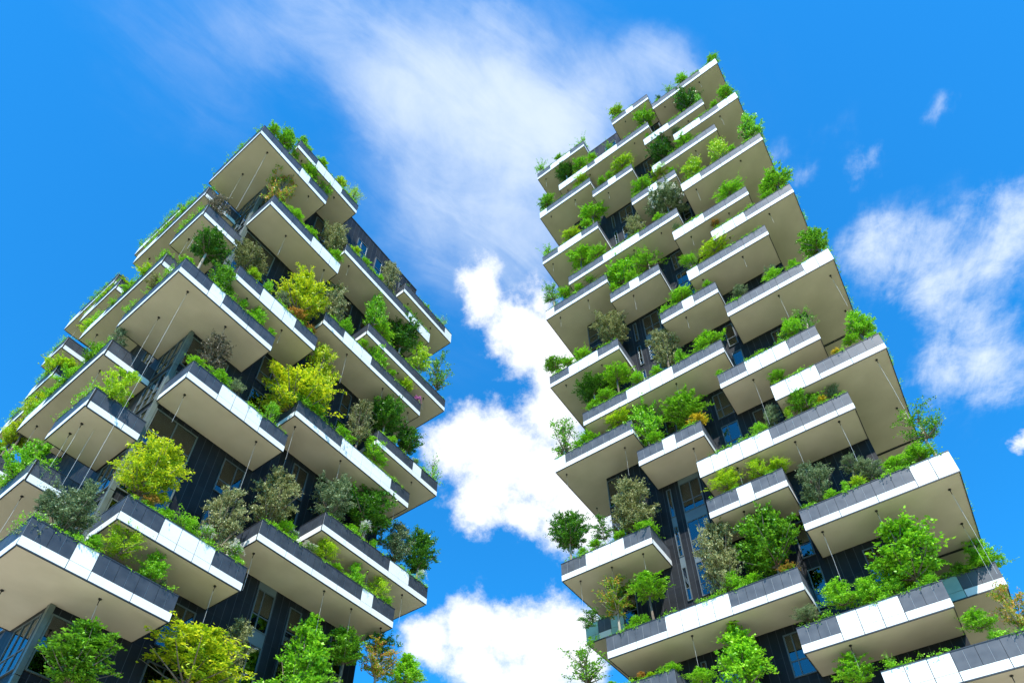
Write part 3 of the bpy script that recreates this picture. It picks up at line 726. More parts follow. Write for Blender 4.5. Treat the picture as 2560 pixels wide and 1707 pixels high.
proto('oak', simple('column', 'oak', 120, 6, 26, .13, .075, .040, rise=.6, gap=.25), 3, nlimb=50)
proto('darkoak', simple('column', 'brown', 90, 6, 18, .13, .085, .042, rise=.6, gap=.25), 2, nlimb=50)
proto('olive', simple('ball', 'olive', 100, 6, 24, .15, .085, .038, rise=.5, gap=.32), 3, nlimb=50)
proto('sparse', simple('ball', 'green', 46, 4, 9, .18, .095, .056, rise=.4, gap=.3), 3, nlimb=46)
proto('rusty', simple('ball', 'redtip', 60, 6, 12, .17, .095, .060, rise=.4, gap=.34), 2, nlimb=50, bark='palebark')
proto('redtip', simple('column', 'redtip', 64, 5, 13, .16, .095, .06, rise=.6, gap=.3), 1, nlimb=50)
proto('flowertree', simple('ball', 'olive', 90, 6, 16, .14, .09, .06), 1, nlimb=40)
SH = dict(droop=.1, fl=.75, rise=.3, low=-.95)
proto('pine', withsprays('dome', 'lime', 34, 4, 12, .2, .12, .028, 26, **SH), 1)
proto('shrub', withsprays('dome', 'bright', 52, 5, 15, .19, .125, .072, 12, **SH), 4)
proto('limeshrub', withsprays('dome', 'lime', 52, 5, 15, .19, .125, .068, 12, **SH), 3)
proto('darkshrub', withsprays('dome', 'green', 56, 5, 15, .19, .120, .072, 10, **SH), 2)
proto('paleshrub', withsprays('dome', 'olive', 46, 5, 14, .19, .125, .050, 12, **SH), 2)
proto('warmshrub', withsprays('dome', 'lime', 60, 5, 16, .18, .095, .045, 22, **SH), 2)
proto('rustshrub', withsprays('dome', 'rust', 44, 5, 12, .2, .13, .075, 8, **SH), 2)
proto('redshrub', withsprays('dome', 'rust', 44, 5, 12, .2, .13, .075, 8, **SH), 1)
proto('goldflower', withsprays('dome', 'gold', 40, 5, 12, .2, .13, .08, 8, **SH), 1)
proto('pinkflower', withsprays('dome', 'pink', 34, 5, 10, .2, .15, .12, 6, **SH), 1)
proto('lowgreen', withsprays('dome', 'bright', 44, 5, 13, .2, .14, .075, 12, **SH), 3)
proto('wispy', lambda s: (lambda a: (a[0], a[1], LM['bright']))(sprays(s, 34, 1.1, .12, 22, .13, .055, 1.1)), 3)
proto('flower', hanging('green', 26), 2)
proto('trail', hanging('bright', 60), 3)
# white blossom carried by the flowering plants
def blossom(seed, n, hang):
    rs = np.random.RandomState(seed)
    if hang: v0, e = sprays(seed+3, 26, .9, .7, 22, .05, .05, .9); c = v0[::4][rs.rand(len(v0)//4) < .55]; c = np.repeat(c, 4, 0) + rs.normal(0,.05,(len(c)*4,3))
    else: p = sph(rs, 60)*rs.uniform(.85,1.05,60)[:,None]; c = np.repeat(p, 22, 0) + rs.normal(0,.05,(60*22,3))
    return mesh_quads('blossom', leaves(c, c*.5, .075, .07, rs), LM['flower'])
BL_H, BL_T = blossom(5, 0, True), blossom(8, 0, False)

NAMES = {  # kind: (object name, category, look, group)
 'honey': ('honey_locust', 'tree', 'feathery yellow-green tree', 'yellow-green feathery trees'),
 'lime': ('small_tree', 'tree', 'small lime-green tree', None),
 'broad': ('broadleaf_tree', 'tree', 'full mid-green broadleaf tree', 'mid-green broadleaf trees'),
 'maple': ('maple_tree', 'tree', 'bright green open-crowned tree', 'bright green open-crowned trees'),
 'round': ('round_tree', 'tree', 'dark green ball-shaped tree', 'dark green ball-shaped trees'),
 'darkleaf': ('dark_shrub', 'shrub', 'blackish-green shrub', 'blackish-green shrubs'),
 'cone': ('pointed_tree', 'tree', 'pointed bright green conical tree', 'pointed green trees'),
 'oak': ('holm_oak', 'tree', 'upright olive-brown small-leaved tree', 'olive-brown upright trees'),
 'darkoak': ('dark_oak', 'tree', 'narrow dark brown-leaved tree', 'dark brown-leaved trees'),
 'olive': ('olive_tree', 'tree', 'soft grey-green small tree', 'grey-green small trees'),
 'sparse': ('sparse_tree', 'tree', 'thin see-through green tree', 'thin see-through trees'),
 'rusty': ('rust_tinted_tree', 'tree', 'rust-tinted green tree', 'rust-tinted trees'),
 'redtip': ('red_tipped_tree', 'tree', 'narrow green tree with reddish tips', None),
 'flowertree': ('flowering_tree', 'tree', 'rounded tree speckled with pale blossom', None),
 'pine': ('spiky_shrub', 'shrub', 'spiky pale green shrub', None),
 'shrub': ('leafy_shrub', 'shrub', 'bright green leafy shrub', 'bright green leafy shrubs'),
 'limeshrub': ('lime_shrub', 'shrub', 'yellowish lime-green shrub', 'lime-green shrubs'),
 'darkshrub': ('deep_green_shrub', 'shrub', 'deep green bushy shrub', 'deep green shrubs'),
 'paleshrub': ('pale_shrub', 'shrub', 'pale grey-green shrub', 'pale grey-green shrubs'),
 'warmshrub': ('fine_leaved_shrub', 'shrub', 'fine-leaved warm green bush', 'fine-leaved warm green bushes'),
 'rustshrub': ('rust_shrub', 'shrub', 'low rust-coloured shrub', 'rust-coloured shrubs'),
 'redshrub': ('rust_shrub', 'shrub', 'small reddish shrub', None),
 'goldflower': ('golden_shrub', 'shrub', 'low golden-leaved shrub', 'golden-leaved shrubs'),
 'pinkflower': ('pink_flower', 'plant', 'small patch of pink flowers', None),
 'lowgreen': ('rim_plant', 'plant', 'low green rim tuft', 'low green rim plants'),
 'wispy': ('wispy_shrub', 'shrub', 'wispy long-shooted green shrub', 'wispy shrubs'),
 'flower': ('flowering_shrub', 'shrub', 'white-flowering drooping shrub', 'white-flowering shrubs'),
 'trail': ('trailing_plant', 'plant', 'green hanging trailer plant', 'trailing green plants'),
}
PL = [('broad', 'm2', 4.1, 0.95, -2.5, 1.35, 1.1),
 ('honey', 'm2', 8.67, 0.95, -0.47, 2.02, 1.4),
 ('oak', 'm3', 10.47, 0.95, 1.28, 0.6, 1.23),
 ('cone', 'm3', 14.36, 0.95, 2.22, 1.58, 2.42),
 ('broad', 'm4', 17.08, 0.95, 4.47, 1.04, 0.99),
 ('rusty', 'm4', 19.71, 0.95, 4.94, 1.05, 1.12),
 ('darkleaf', 'm4', 19.89, 0.95, 6.23, 0.89, 0.76),
 ('cone', 'm4', 22.2, 0.95, 5.26, 1.05, 0.92),
 ('honey', 'l13', 3.58, 0.95, 7.78, 1.33, 1.6),
 ('redshrub', 'l13', 3.95, 0.5, 5.63, 0.32, 0.32),
 ('trail', 'l13', 3.86, 0.5, 5.31, 0.29, 0.22),
 ('trail', 'l13', 5.83, 0.5, 5.05, 0.87, 0.88),
 ('lowgreen', 'l13', 4.8, 0.5, 5.38, 0.43, 0.21),
 ('flower', 'l13', 7.0, 0.5, 5.69, 0.46, 0.45),
 ('flower', 'l13', 8.65, 0.5, 5.4, 0.55, 0.6),
 ('oak', 'l13', 7.79, 0.95, 7.44, 0.82, 1.94),
 ('olive', 'l14', 1.31, 0.95, 3.37, 0.9, 1.36),
 ('olive', 'l14', 0.33, 0.95, 3.05, 0.32, 0.53),
 ('paleshrub', 'l14', 0.3, 0.5, 1.36, 0.52, 0.58),
 ('warmshrub', 'l14', 3.65, 0.5, 3.04, 0.72, 0.74),
 ('shrub', 'l14', 2.56, 0.5, 2.19, 0.31, 0.27),
 ('shrub', 'l14', 5.27, 0.5, 2.52, 0.6, 0.67),
 ('paleshrub', 'l14', 5.9, 0.5, 2.04, 0.16, 0.18),
 ('maple', 'l11', 0.4, 7.69, 9.4, 0.99, 1.42),
 ('maple', 'l11', 0.4, 8.98, 9.4, 0.57, 0.98),
 ('shrub', 'l11', 0.4, 6.58, 8.52, 0.42, 0.41),
 ('honey', 'l9', 0.4, 14.85, 19.6, 0.54, 0.55),
 ('shrub', 'l9', 0.4, 13.56, 18.64, 0.49, 0.39),
 ('limeshrub', 'l7', 0.4, 15.0, 28.88, 0.75, 0.38),
 ('shrub', 'l7', 0.4, 15.0, 28.81, 0.56, 0.28),
 ('trail', 'l11', 0.5, 5.84, 7.8, 0.63, 0.62),
 ('shrub', 'l11', 0.4, 8.8, 8.64, 0.46, 0.57),
 ('darkshrub', 'l9', 0.4, 7.67, 18.91, 0.82, 0.65),
 ('shrub', 'l9', 0.4, 10.25, 18.91, 0.95, 0.52),
 ('shrub', 'l9', 0.4, 12.09, 18.72, 0.72, 0.36),
 ('olive', 'l9', 0.4, 6.2, 19.6, 0.43, 0.91),
 ('lowgreen', 'l9', 0.4, 9.51, 18.57, 0.47, 0.24),
 ('honey', 'l9', 0.4, 14.85, 19.6, 0.95, 0.75),
 ('honey', 'n4', 0.4, 17.25, 18.2, 0.7, 0.76),
 ('honey', 'n4', 0.4, 16.0, 18.2, 0.7, 0.67),
 ('lime', 'n4', 0.4, 16.94, 18.2, 0.62, 0.57),
 ('maple', 'n4', 0.4, 18.5, 18.2, 0.5, 0.72),
 ('shrub', 'n6', 0.4, 16.9, 22.04, 0.52, 0.42),
 ('lime', 'l10', 0.96, 2.9, 12.8, 0.86, 1.4),
 ('shrub', 'l10', 1.8, 2.9, 11.73, 0.28, 0.2),
 ('darkoak', 'l12', 3.91, 0.95, 17.84, 0.72, 1.43),
 ('shrub', 'l12', 3.1, 0.5, 15.66, 0.41, 0.21),
 ('lowgreen', 'l12', 4.53, 0.5, 15.82, 0.78, 0.39),
 ('paleshrub', 'l12', 5.6, 0.5, 16.12, 0.49, 0.39),
 ('trail', 'l12', 8.15, 0.5, 16.03, 0.52, 1.01),
 ('honey', 'l20', 9.67, 0.95, 19.96, 1.98, 1.66),
 ('honey', 'l20', 10.76, 0.95, 22.89, 1.2, 2.94),
 ('darkshrub', 'l20', 9.67, 0.5, 18.75, 0.92, 0.46),
 ('lowgreen', 'l20', 10.86, 0.5, 19.51, 0.86, 0.43),
 ('oak', 'l20', 14.91, 0.95, 22.37, 0.91, 1.81),
 ('lowgreen', 'l20', 13.62, 0.5, 19.51, 0.76, 0.38),
 ('shrub', 'l20', 16.42, 0.5, 20.49, 0.86, 0.9),
 ('round', 'l21', 17.12, 0.95, 25.44, 1.27, 1.17),
 ('round', 'l21', 19.72, 0.95, 24.93, 0.89, 1.16),
 ('lowgreen', 'l21', 17.67, 0.5, 22.64, 0.39, 0.2),
 ('flower', 'l21', 20.4, 0.5, 22.69, 0.35, 0.22),
 ('wispy', 'l21', 22.33, 0.5, 23.3, 0.91, 1.26),
 ('oak', 'l22', 10.2, 0.95, 11.14, 1.05, 1.79),
 ('shrub', 'l22', 11.09, 0.5, 9.28, 0.45, 0.25),
 ('flower', 'l22', 11.76, 0.5, 8.84, 0.33, 0.43),
 ('flower', 'l22', 13.02, 0.5, 8.84, 0.43, 0.3),
 ('warmshrub', 'l22', 14.15, 0.5, 9.61, 0.71, 0.59),
 ('shrub', 'l22', 15.06, 0.5, 8.85, 0.4, 0.2),
 ('shrub', 'l22', 16.51, 0.5, 9.19, 0.55, 0.78),
 ('warmshrub', 'l22', 18.62, 0.5, 9.41, 0.67, 0.69),
 ('lowgreen', 'l22', 19.42, 0.5, 8.84, 0.34, 0.17),
 ('olive', 'l23', 14.07, 0.95, 14.21, 1.04, 1.53),
 ('round', 'l23', 16.98, 0.95, 15.64, 1.42, 1.58),
 ('shrub', 'l23', 15.55, 0.5, 12.34, 0.38, 0.19),
 ('flower', 'l23', 16.57, 0.5, 12.74, 0.39, 0.78),
 ('shrub', 'l23', 17.54, 0.5, 12.38, 0.29, 0.3),
 ('darkleaf', 'l23', 18.54, 0.95, 14.39, 0.62, 1.05),
 ('olive', 'l23', 20.05, 0.95, 14.47, 0.79, 1.46),
 ('round', 'l23', 22.2, 0.95, 15.13, 1.2, 1.41),
 ('flower', 'l23', 22.2, 0.5, 12.44, 0.42, 0.59),
 ('oak', 'l6', 0.4, 3.88, 23.0, 0.68, 0.34),
 ('paleshrub', 'l6', 0.4, 5.56, 22.08, 0.44, 0.52),
 ('darkshrub', 'l6', 2.61, 0.5, 23.49, 0.92, 1.0),
 ('round', 'l6', 1.04, 0.95, 25.95, 1.04, 0.94),
 ('shrub', 'l6', 4.12, 0.5, 23.09, 0.26, 0.34),
 ('shrub', 'l6', 5.2, 0.5, 23.1, 0.49, 0.61),
 ('lowgreen', 'l6', 6.41, 0.5, 22.72, 0.27, 0.19),
 ('shrub', 'l6', 0.3, 0.5, 22.38, 0.39, 0.19),
 ('oak', 'l15', 3.39, 0.95, 28.05, 0.91, 1.08),
 ('limeshrub', 'l15', 3.97, 0.5, 26.53, 0.41, 0.39),
 ('shrub', 'l15', 5.11, 0.5, 26.53, 0.32, 0.54),
 ('honey', 'l15', 7.77, 0.95, 29.55, 1.59, 2.04),
 ('rustshrub', 'l15', 7.54, 0.5, 26.38, 0.54, 0.29),
 ('rustshrub', 'l15', 8.84, 0.5, 26.16, 0.4, 0.2),
 ('olive', 'l15', 6.46, 0.95, 27.32, 0.44, 0.54),
 ('oak', 'l16', 10.28, 0.95, 32.17, 0.83, 2.06),
 ('shrub', 'l16', 11.44, 0.5, 29.75, 0.61, 0.66),
 ('shrub', 'l16', 13.4, 0.5, 30.13, 0.34, 0.18),
 ('shrub', 'l16', 14.87, 0.5, 30.45, 0.77, 0.95),
 ('shrub', 'l16', 16.55, 0.5, 29.82, 0.36, 0.18),
 ('limeshrub', 'l16', 18.17, 0.5, 29.88, 0.61, 0.31),
 ('pinkflower', 'l16', 19.61, 0.5, 29.59, 0.37, 0.19),
 ('shrub', 'l17', 13.88, 0.5, 35.13, 1.04, 1.75),
 ('shrub', 'l17', 14.82, 0.5, 33.85, 0.92, 0.5),
 ('round', 'l17', 17.28, 0.95, 36.91, 1.25, 1.94),
 ('limeshrub', 'l17', 19.38, 0.5, 35.35, 0.99, 1.63),
 ('sparse', 'l17', 22.2, 0.95, 36.55, 1.18, 2.12),
 ('oak', 'l3', 8.72, 0.95, 39.4, 0.94, 1.65),
 ('shrub', 'l3', 8.89, 0.5, 36.62, 0.57, 0.28),
 ('redtip', 'l3', 3.34, 0.95, 39.13, 0.99, 2.28),
 ('lowgreen', 'l3', 4.93, 0.5, 36.74, 0.63, 0.31),
 ('lowgreen', 'l3', 6.52, 0.5, 36.48, 0.6, 0.3),
 ('limeshrub', 'l18', 10.58, 0.5, 40.15, 0.44, 0.22),
 ('lowgreen', 'l18', 11.76, 0.5, 40.12, 0.4, 0.2),
 ('oak', 'l18', 14.8, 0.95, 42.74, 0.72, 1.79),
 ('lowgreen', 'l18', 13.41, 0.5, 39.83, 0.37, 0.18),
 ('wispy', 'l19', 21.72, 0.5, 44.15, 0.43, 0.94),
 ('lowgreen', 'l19', 19.49, 0.5, 43.61, 0.15, 0.08),
 ('shrub', 'l1', 1.91, 0.5, 44.9, 0.8, 0.95),
 ('shrub', 'l1', 0.85, 0.5, 44.2, 0.47, 0.34),
 ('lowgreen', 'l1', 3.04, 0.5, 44.25, 0.33, 0.24),
 ('shrub', 'l1', 4.65, 0.5, 43.98, 0.62, 0.44),
 ('limeshrub', 'l1', 4.07, 0.5, 43.68, 0.28, 0.38),
 ('trail', 'l1', 6.24, 0.5, 43.41, 0.75, 1.16),
 ('lowgreen', 'l1', 0.4, 3.43, 42.25, 0.31, 0.18),
 ('wispy', 'l1', 0.4, 5.23, 42.25, 0.31, 0.17),
 ('lowgreen', 'l1', 0.4, 0.4, 42.23, 0.23, 0.16),
 ('shrub', 'l2', 3.1, 0.5, 46.87, 0.39, 0.56),
 ('lowgreen', 'l2', 3.74, 0.5, 46.74, 0.34, 0.21),
 ('lowgreen', 'l2', 5.22, 0.5, 47.03, 0.53, 0.27),
 ('limeshrub', 'l2', 7.34, 0.5, 47.2, 0.56, 0.41),
 ('pine', 'l2', 9.14, 0.95, 48.79, 0.84, 0.89),
 ('darkoak', 'l4', 0.68, 2.88, 33.2, 0.69, 1.47),
 ('lowgreen', 'l4', 0.4, 3.83, 32.01, 0.18, 0.1),
 ('shrub', 'l5', 0.4, 7.14, 38.93, 0.5, 0.25),
 ('wispy', 'l5', 0.4, 5.74, 39.04, 0.4, 0.79),
 ('shrub', 'l5', 0.4, 5.74, 39.01, 0.3, 0.77),
 ('lowgreen', 'l5', 0.4, 8.71, 39.01, 0.61, 0.31),
 ('lowgreen', 'l5', 0.4, 10.63, 38.93, 0.62, 0.31),
 ('wispy', 'l5b', 0.4, 13.01, 42.37, 0.49, 0.38),
 ('wispy', 'l5b', 0.4, 14.67, 42.29, 0.38, 0.2),
 ('shrub', 'l7', 0.4, 5.8, 28.73, 0.4, 0.2),
 ('limeshrub', 'l7', 0.4, 8.05, 28.96, 0.81, 0.4),
 ('shrub', 'l7', 0.4, 9.93, 28.88, 0.68, 0.34),
 ('trail', 'l7', 0.1, 11.62, 28.2, 0.53, 0.27),
 ('darkleaf', 'l7', 0.4, 7.68, 29.8, 0.11, 0.53),
 ('paleshrub', 'n11', 0.4, 18.0, 38.97, 0.42, 0.51),
 ('shrub', 'n11', 0.4, 19.94, 38.88, 0.3, 0.33),
 ('limeshrub', 'n10', 0.68, 15.5, 35.6, 0.6, 0.3),
 ('limeshrub', 'n10', 0.4, 16.94, 35.54, 0.57, 0.28),
 ('shrub', 'n11', 0.4, 21.33, 38.88, 0.34, 0.27),
 ('lowgreen', 'n10', 0.4, 19.9, 35.42, 0.37, 0.19),
 ('wispy', 'n11', 0.4, 24.8, 38.85, 0.35, 0.18),
 ('darkleaf', 'n11', 0.4, 24.8, 40.0, 0.22, 0.14),
 ('limeshrub', 'n7', 0.4, 16.9, 25.67, 1.01, 0.61),
 ('shrub', 'n7', 0.4, 17.55, 25.44, 0.69, 0.34),
 ('shrub', 'r1', 3.65, 0.5, 70.61, 0.69, 0.54),
 ('shrub', 'r1', 0.25, 0.5, 71.94, 0.6, 0.76),
 ('wispy', 'r1', -1.35, 0.5, 71.81, 0.61, 0.56),
 ('darkleaf', 'r1', -2.72, 0.95, 72.39, 0.31, 0.24),
 ('limeshrub', 'r2', -7.52, 0.5, 75.74, 0.78, 0.76),
 ('wispy', 'r3', -18.23, 0.5, 75.63, 0.86, 0.64),
 ('wispy', 'r3', -12.43, 0.5, 73.89, 0.99, 0.49),
 ('lowgreen', 'r3', -15.66, 0.5, 74.73, 0.47, 0.23),
 ('round', 'r4', -15.2, 0.95, 70.52, 0.99, 0.83),
 ('shrub', 'r4', -13.04, 0.5, 68.78, 0.87, 0.67),
 ('shrub', 'r4', -11.52, 0.5, 68.44, 0.51, 0.37),
 ('wispy', 'r4', -9.25, 0.5, 68.16, 0.66, 0.45),
 ('maple', 'r4', -4.8, 0.95, 69.93, 0.96, 0.92),
 ('round', 'r5', -0.26, 0.95, 67.12, 1.16, 1.88),
 ('shrub', 'r5', 0.85, 0.5, 64.17, 0.35, 1.06),
 ('lowgreen', 'r5', -5.0, 0.5, 64.13, 0.23, 0.14),
 ('shrub', 'r6', 3.3, 0.5, 61.76, 0.71, 0.53),
 ('shrub', 'r6', 1.92, 0.5, 60.89, 0.4, 0.26),
 ('paleshrub', 'r6', -2.22, 0.5, 61.0, 0.42, 0.33),
 ('round', 'r7', -4.2, 0.95, 60.2, 1.09, 1.81),
 ('shrub', 'r7', -1.93, 0.5, 57.76, 0.75, 0.5),
 ('limeshrub', 'r8', -8.37, 0.5, 62.23, 1.1, 0.74),
 ('shrub', 'r8', -9.95, 0.5, 61.41, 0.36, 0.27),
 ('shrub', 'r8', -10.91, 0.5, 61.24, 0.48, 0.33),
 ('lowgreen', 'r8', -7.6, 0.5, 59.73, 0.3, 0.19),
 ('darkshrub', 'r9', -17.84, 0.5, 65.62, 0.97, 0.76),
 ('limeshrub', 'r9', -13.14, 0.5, 64.78, 0.76, 0.49),
 ('rustshrub', 'r9', -14.73, 0.5, 65.2, 0.34, 0.28),
 ('limeshrub', 'r10', -2.13, 0.5, 51.69, 0.91, 1.36),
 ('limeshrub', 'r10', 0.44, 0.5, 51.98, 0.81, 1.61),
 ('lowgreen', 'r10', 1.55, 0.5, 50.59, 0.3, 0.16),
 ('maple', 'r10', 3.66, 0.95, 53.02, 0.9, 1.9),
 ('paleshrub', 'r10', 3.65, 0.5, 49.25, 0.52, 0.26),
 ('shrub', 'r11', -7.01, 0.5, 54.67, 1.08, 0.59),
 ('limeshrub', 'r11', -4.89, 0.5, 54.84, 0.84, 0.53),
 ('lowgreen', 'r11', -3.85, 0.5, 53.44, 0.34, 0.17),
 ('shrub', 'r12', -0.1, 0.5, 44.17, 1.11, 0.55),
 ('paleshrub', 'r12', -5.05, 0.5, 43.57, 0.38, 0.24),
 ('trail', 'r12', 0.85, 0.5, 41.51, 0.22, 0.65),
 ('flowertree', 'r13', -5.35, 0.95, 49.6, 1.48, 1.02),
 ('lowgreen', 'r13', -6.33, 0.5, 46.92, 0.46, 0.23),
 ('oak', 'r13', -8.69, 0.95, 48.8, 0.77, 1.46),
 ('maple', 'r13', -14.65, 0.95, 49.86, 1.06, 0.64),
 ('shrub', 'r13', -12.73, 0.5, 47.74, 0.94, 0.47),
 ('maple', 'r14', -12.71, 0.95, 56.79, 1.18, 0.85),
 ('shrub', 'r14', -13.37, 0.5, 54.59, 0.54, 0.35),
 ('limeshrub', 'r14', -15.24, 0.5, 54.35, 0.87, 0.46),
 ('wispy', 'r14', -18.11, 0.5, 54.06, 0.88, 0.44),
 ('wispy', 'r14', -12.28, 0.5, 48.78, 0.18, 0.66),
 ('maple', 'r15', 3.29, 0.95, 42.14, 1.08, 0.87),
 ('lowgreen', 'r15', 2.28, 0.5, 39.96, 0.48, 0.24),
 ('trail', 'r15', 3.65, 0.5, 38.02, 0.2, 0.46),
 ('rustshrub', 'r15', -2.03, 0.5, 40.57, 0.35, 0.22),
 ('limeshrub', 'r16', -2.84, 0.5, 37.48, 1.08, 0.58),
 ('trail', 'r16', -4.91, 0.5, 37.17, 0.88, 0.72),
 ('maple', 'r17', -10.86, 0.95, 42.94, 1.16, 1.94),
 ('sparse', 'r17', -8.37, 0.95, 41.86, 1.37, 0.78),
 ('shrub', 'r17', -9.87, 0.5, 40.15, 0.59, 0.29),
 ('lowgreen', 'r17', -11.68, 0.5, 40.35, 0.33, 0.18),
 ('sparse', 'r18', -18.19, 0.95, 46.37, 0.98, 1.05),
 ('shrub', 'r18', -16.59, 0.5, 44.41, 0.58, 0.34),
 ('wispy', 'r18', -13.82, 0.5, 44.04, 0.64, 0.38),
 ('shrub', 'r18', -15.02, 0.5, 43.64, 0.43, 0.24),
 ('shrub', 'r19', -6.32, 0.5, 33.58, 0.98, 0.49),
 ('shrub', 'r19', -7.9, 0.5, 32.74, 0.41, 0.59),
 ('lowgreen', 'r19', -4.21, 0.5, 33.04, 0.33, 0.17),
 ('lowgreen', 'r19', -3.85, 0.5, 31.38, 0.14, 0.36),
 ('broad', 'r20', 3.5, 0.95, 31.68, 0.86, 1.07),
 ('lowgreen', 'r20', 1.64, 0.5, 29.54, 0.43, 0.21),
 ('lowgreen', 'r20', 0.16, 0.5, 29.84, 0.64, 0.32),
 ('olive', 'r20', 0.16, 0.95, 30.95, 0.4, 0.52),
 ('olive', 'r20', -2.27, 0.95, 30.65, 0.47, 0.57),
 ('oak', 'r21', -12.79, 0.95, 35.29, 1.22, 1.34),
 ('shrub', 'r21', -15.56, 0.5, 33.33, 0.77, 0.39),
 ('darkshrub', 'r21', -18.14, 0.5, 34.37, 1.0, 0.51),
 ('shrub', 'r21', -16.93, 0.5, 33.48, 0.46, 0.23),
 ('round', 'r22', -15.1, 0.95, 28.84, 1.23, 0.61),
 ('maple', 'r22', -12.9, 0.95, 28.92, 1.02, 0.51),
 ('shrub', 'r22', -11.16, 0.5, 26.83, 0.46, 0.46),
 ('shrub', 'r22', -13.86, 0.5, 26.63, 0.7, 0.35),
 ('lowgreen', 'r22', -14.99, 0.5, 26.33, 0.59, 0.3),
 ('oak', 'r22', -8.74, 0.95, 28.91, 0.97, 1.83),
 ('shrub', 'r22', -7.63, 0.5, 26.63, 0.38, 0.54),
 ('lowgreen', 'r22', -9.57, 0.5, 26.23, 0.44, 0.22),
 ('shrub', 'r22', -5.34, 0.5, 26.58, 1.05, 0.52),
 ('shrub', 'r23', -0.16, 0.5, 23.48, 0.59, 0.62),
 ('sparse', 'r23', 0.85, 0.95, 23.79, 0.63, 1.24),
 ('lowgreen', 'r23', -1.08, 0.5, 22.7, 0.14, 0.17),
 ('lowgreen', 'r23', -5.3, 0.5, 22.57, 0.25, 0.12),
 ('maple', 'r24', 3.36, 0.95, 21.18, 0.66, 0.99),
 ('maple', 'r24', 3.65, 0.95, 20.78, 0.53, 0.72),
 ('shrub', 'r24', 3.65, 0.5, 18.93, 0.44, 0.22),
 ('shrub', 'r24', 2.55, 0.5, 19.67, 0.41, 0.2),
 ('goldflower', 'r24', 1.61, 0.5, 19.27, 0.25, 0.12),
 ('darkshrub', 'r24', -2.06, 0.5, 19.64, 0.49, 0.25),
 ('darkshrub', 'r25', -1.08, 0.5, 16.62, 0.89, 0.66),
 ('olive', 'r25', 0.49, 0.95, 16.64, 0.41, 0.59),
 ('limeshrub', 'r25', -2.21, 0.5, 16.27, 0.21, 0.34),
 ('goldflower', 'r25', -0.23, 0.5, 15.9, 0.25, 0.12),
 ('trail', 'r25', -4.09, 0.5, 15.49, 0.57, 0.65),
 ('olive', 'r25', -3.16, 0.95, 16.96, 0.4, 0.64),
 ('sparse', 'r26', -18.17, 0.95, 25.11, 1.21, 1.58),
 ('limeshrub', 'r26', -13.15, 0.5, 23.36, 0.95, 0.48),
 ('shrub', 'r26', -15.7, 0.5, 22.85, 0.74, 0.37),
 ('lowgreen', 'r26', -16.66, 0.5, 22.62, 0.4, 0.2),
 ('maple', 'r27', -11.27, 0.95, 22.13, 1.03, 1.93),
 ('broad', 'r27', -8.3, 0.95, 21.2, 1.49, 0.9),
 ('goldflower', 'r27', -7.6, 0.5, 19.1, 0.54, 0.27),
 ('shrub', 'r27', -10.59, 0.5, 19.42, 0.62, 0.31),
 ('warmshrub', 'r28', -6.91, 0.5, 12.96, 0.98, 0.49),
 ('warmshrub', 'r28', -4.89, 0.5, 12.92, 0.56, 0.54),
 ('limeshrub', 'r28', -3.81, 0.5, 12.39, 0.58, 0.29),
 ('olive', 'r29', -2.33, 0.95, 10.49, 0.83, 1.22),
 ('olive', 'r29', -0.24, 0.95, 10.74, 0.53, 0.48),
 ('olive', 'r29', 0.44, 0.95, 9.78, 0.59, 0.49),
 ('limeshrub', 'r29', -0.32, 0.5, 9.04, 0.37, 0.18),
 ('shrub', 'r29', 1.62, 0.5, 9.25, 0.53, 0.26),
 ('shrub', 'r29', 2.74, 0.5, 9.23, 0.76, 0.38),
 ('sparse', 'r29', 3.56, 0.95, 11.4, 1.02, 0.93),
 ('lowgreen', 'r29', -1.75, 0.5, 8.83, 0.34, 0.17),
 ('shrub', 'r29', -0.98, 0.5, 8.96, 0.22, 0.38),
 ('round', 'r30', -18.24, 0.95, 15.2, 1.18, 1.28),
 ('darkleaf', 'r30', -15.64, 0.95, 13.98, 0.77, 0.78),
 ('oak', 'r30', -13.31, 0.95, 14.83, 1.21, 2.01),
 ('shrub', 'r30', -12.45, 0.5, 11.99, 0.76, 0.38),
 ('shrub', 'r30', -14.27, 0.5, 12.41, 0.44, 0.22),
 ('shrub', 'r30', -16.1, 0.5, 12.54, 0.45, 0.23),
 ('lowgreen', 'r30', -17.06, 0.5, 12.35, 0.36, 0.18),
 ('rusty', 'r31', -15.33, 0.95, 8.22, 0.99, 1.14),
 ('maple', 'r31', -13.03, 0.95, 8.03, 1.05, 0.69),
 ('shrub', 'r31', -14.04, 0.5, 5.62, 0.35, 0.22),
 ('shrub', 'r31', -13.36, 0.5, 5.46, 0.26, 0.27),
 ('oak', 'r31', -8.52, 0.95, 7.91, 1.06, 2.36),
 ('broad', 'r31', -5.61, 0.95, 7.94, 1.58, 1.78),
 ('shrub', 'r31', -7.96, 0.5, 5.82, 0.53, 0.49),
 ('shrub', 'r31', -6.9, 0.5, 5.45, 0.47, 0.24),
 ('rustshrub', 'r31', -5.01, 0.5, 5.3, 0.42, 0.21),
 ('lowgreen', 'r31', -4.78, 0.5, 5.13, 0.15, 0.08),
 ('shrub', 'r32', -3.05, 0.5, 2.86, 0.77, 0.67),
 ('shrub', 'r32', -1.85, 0.5, 2.52, 0.64, 0.6),
 ('shrub', 'r32', -0.79, 0.5, 2.32, 0.52, 0.43),
 ('maple', 'r32', 0.24, 0.95, 4.2, 1.34, 1.52),
 ('paleshrub', 'r32', -4.84, 0.5, 2.4, 0.68, 0.34),
 ('shrub', 'r32', 0.78, 0.5, 1.98, 0.31, 0.2),
 ('wispy', 'r33', -2.13, 0.5, -1.22, 0.28, 0.34),
 ('lowgreen', 'r33', 1.94, 0.5, -1.63, 0.22, 0.11),
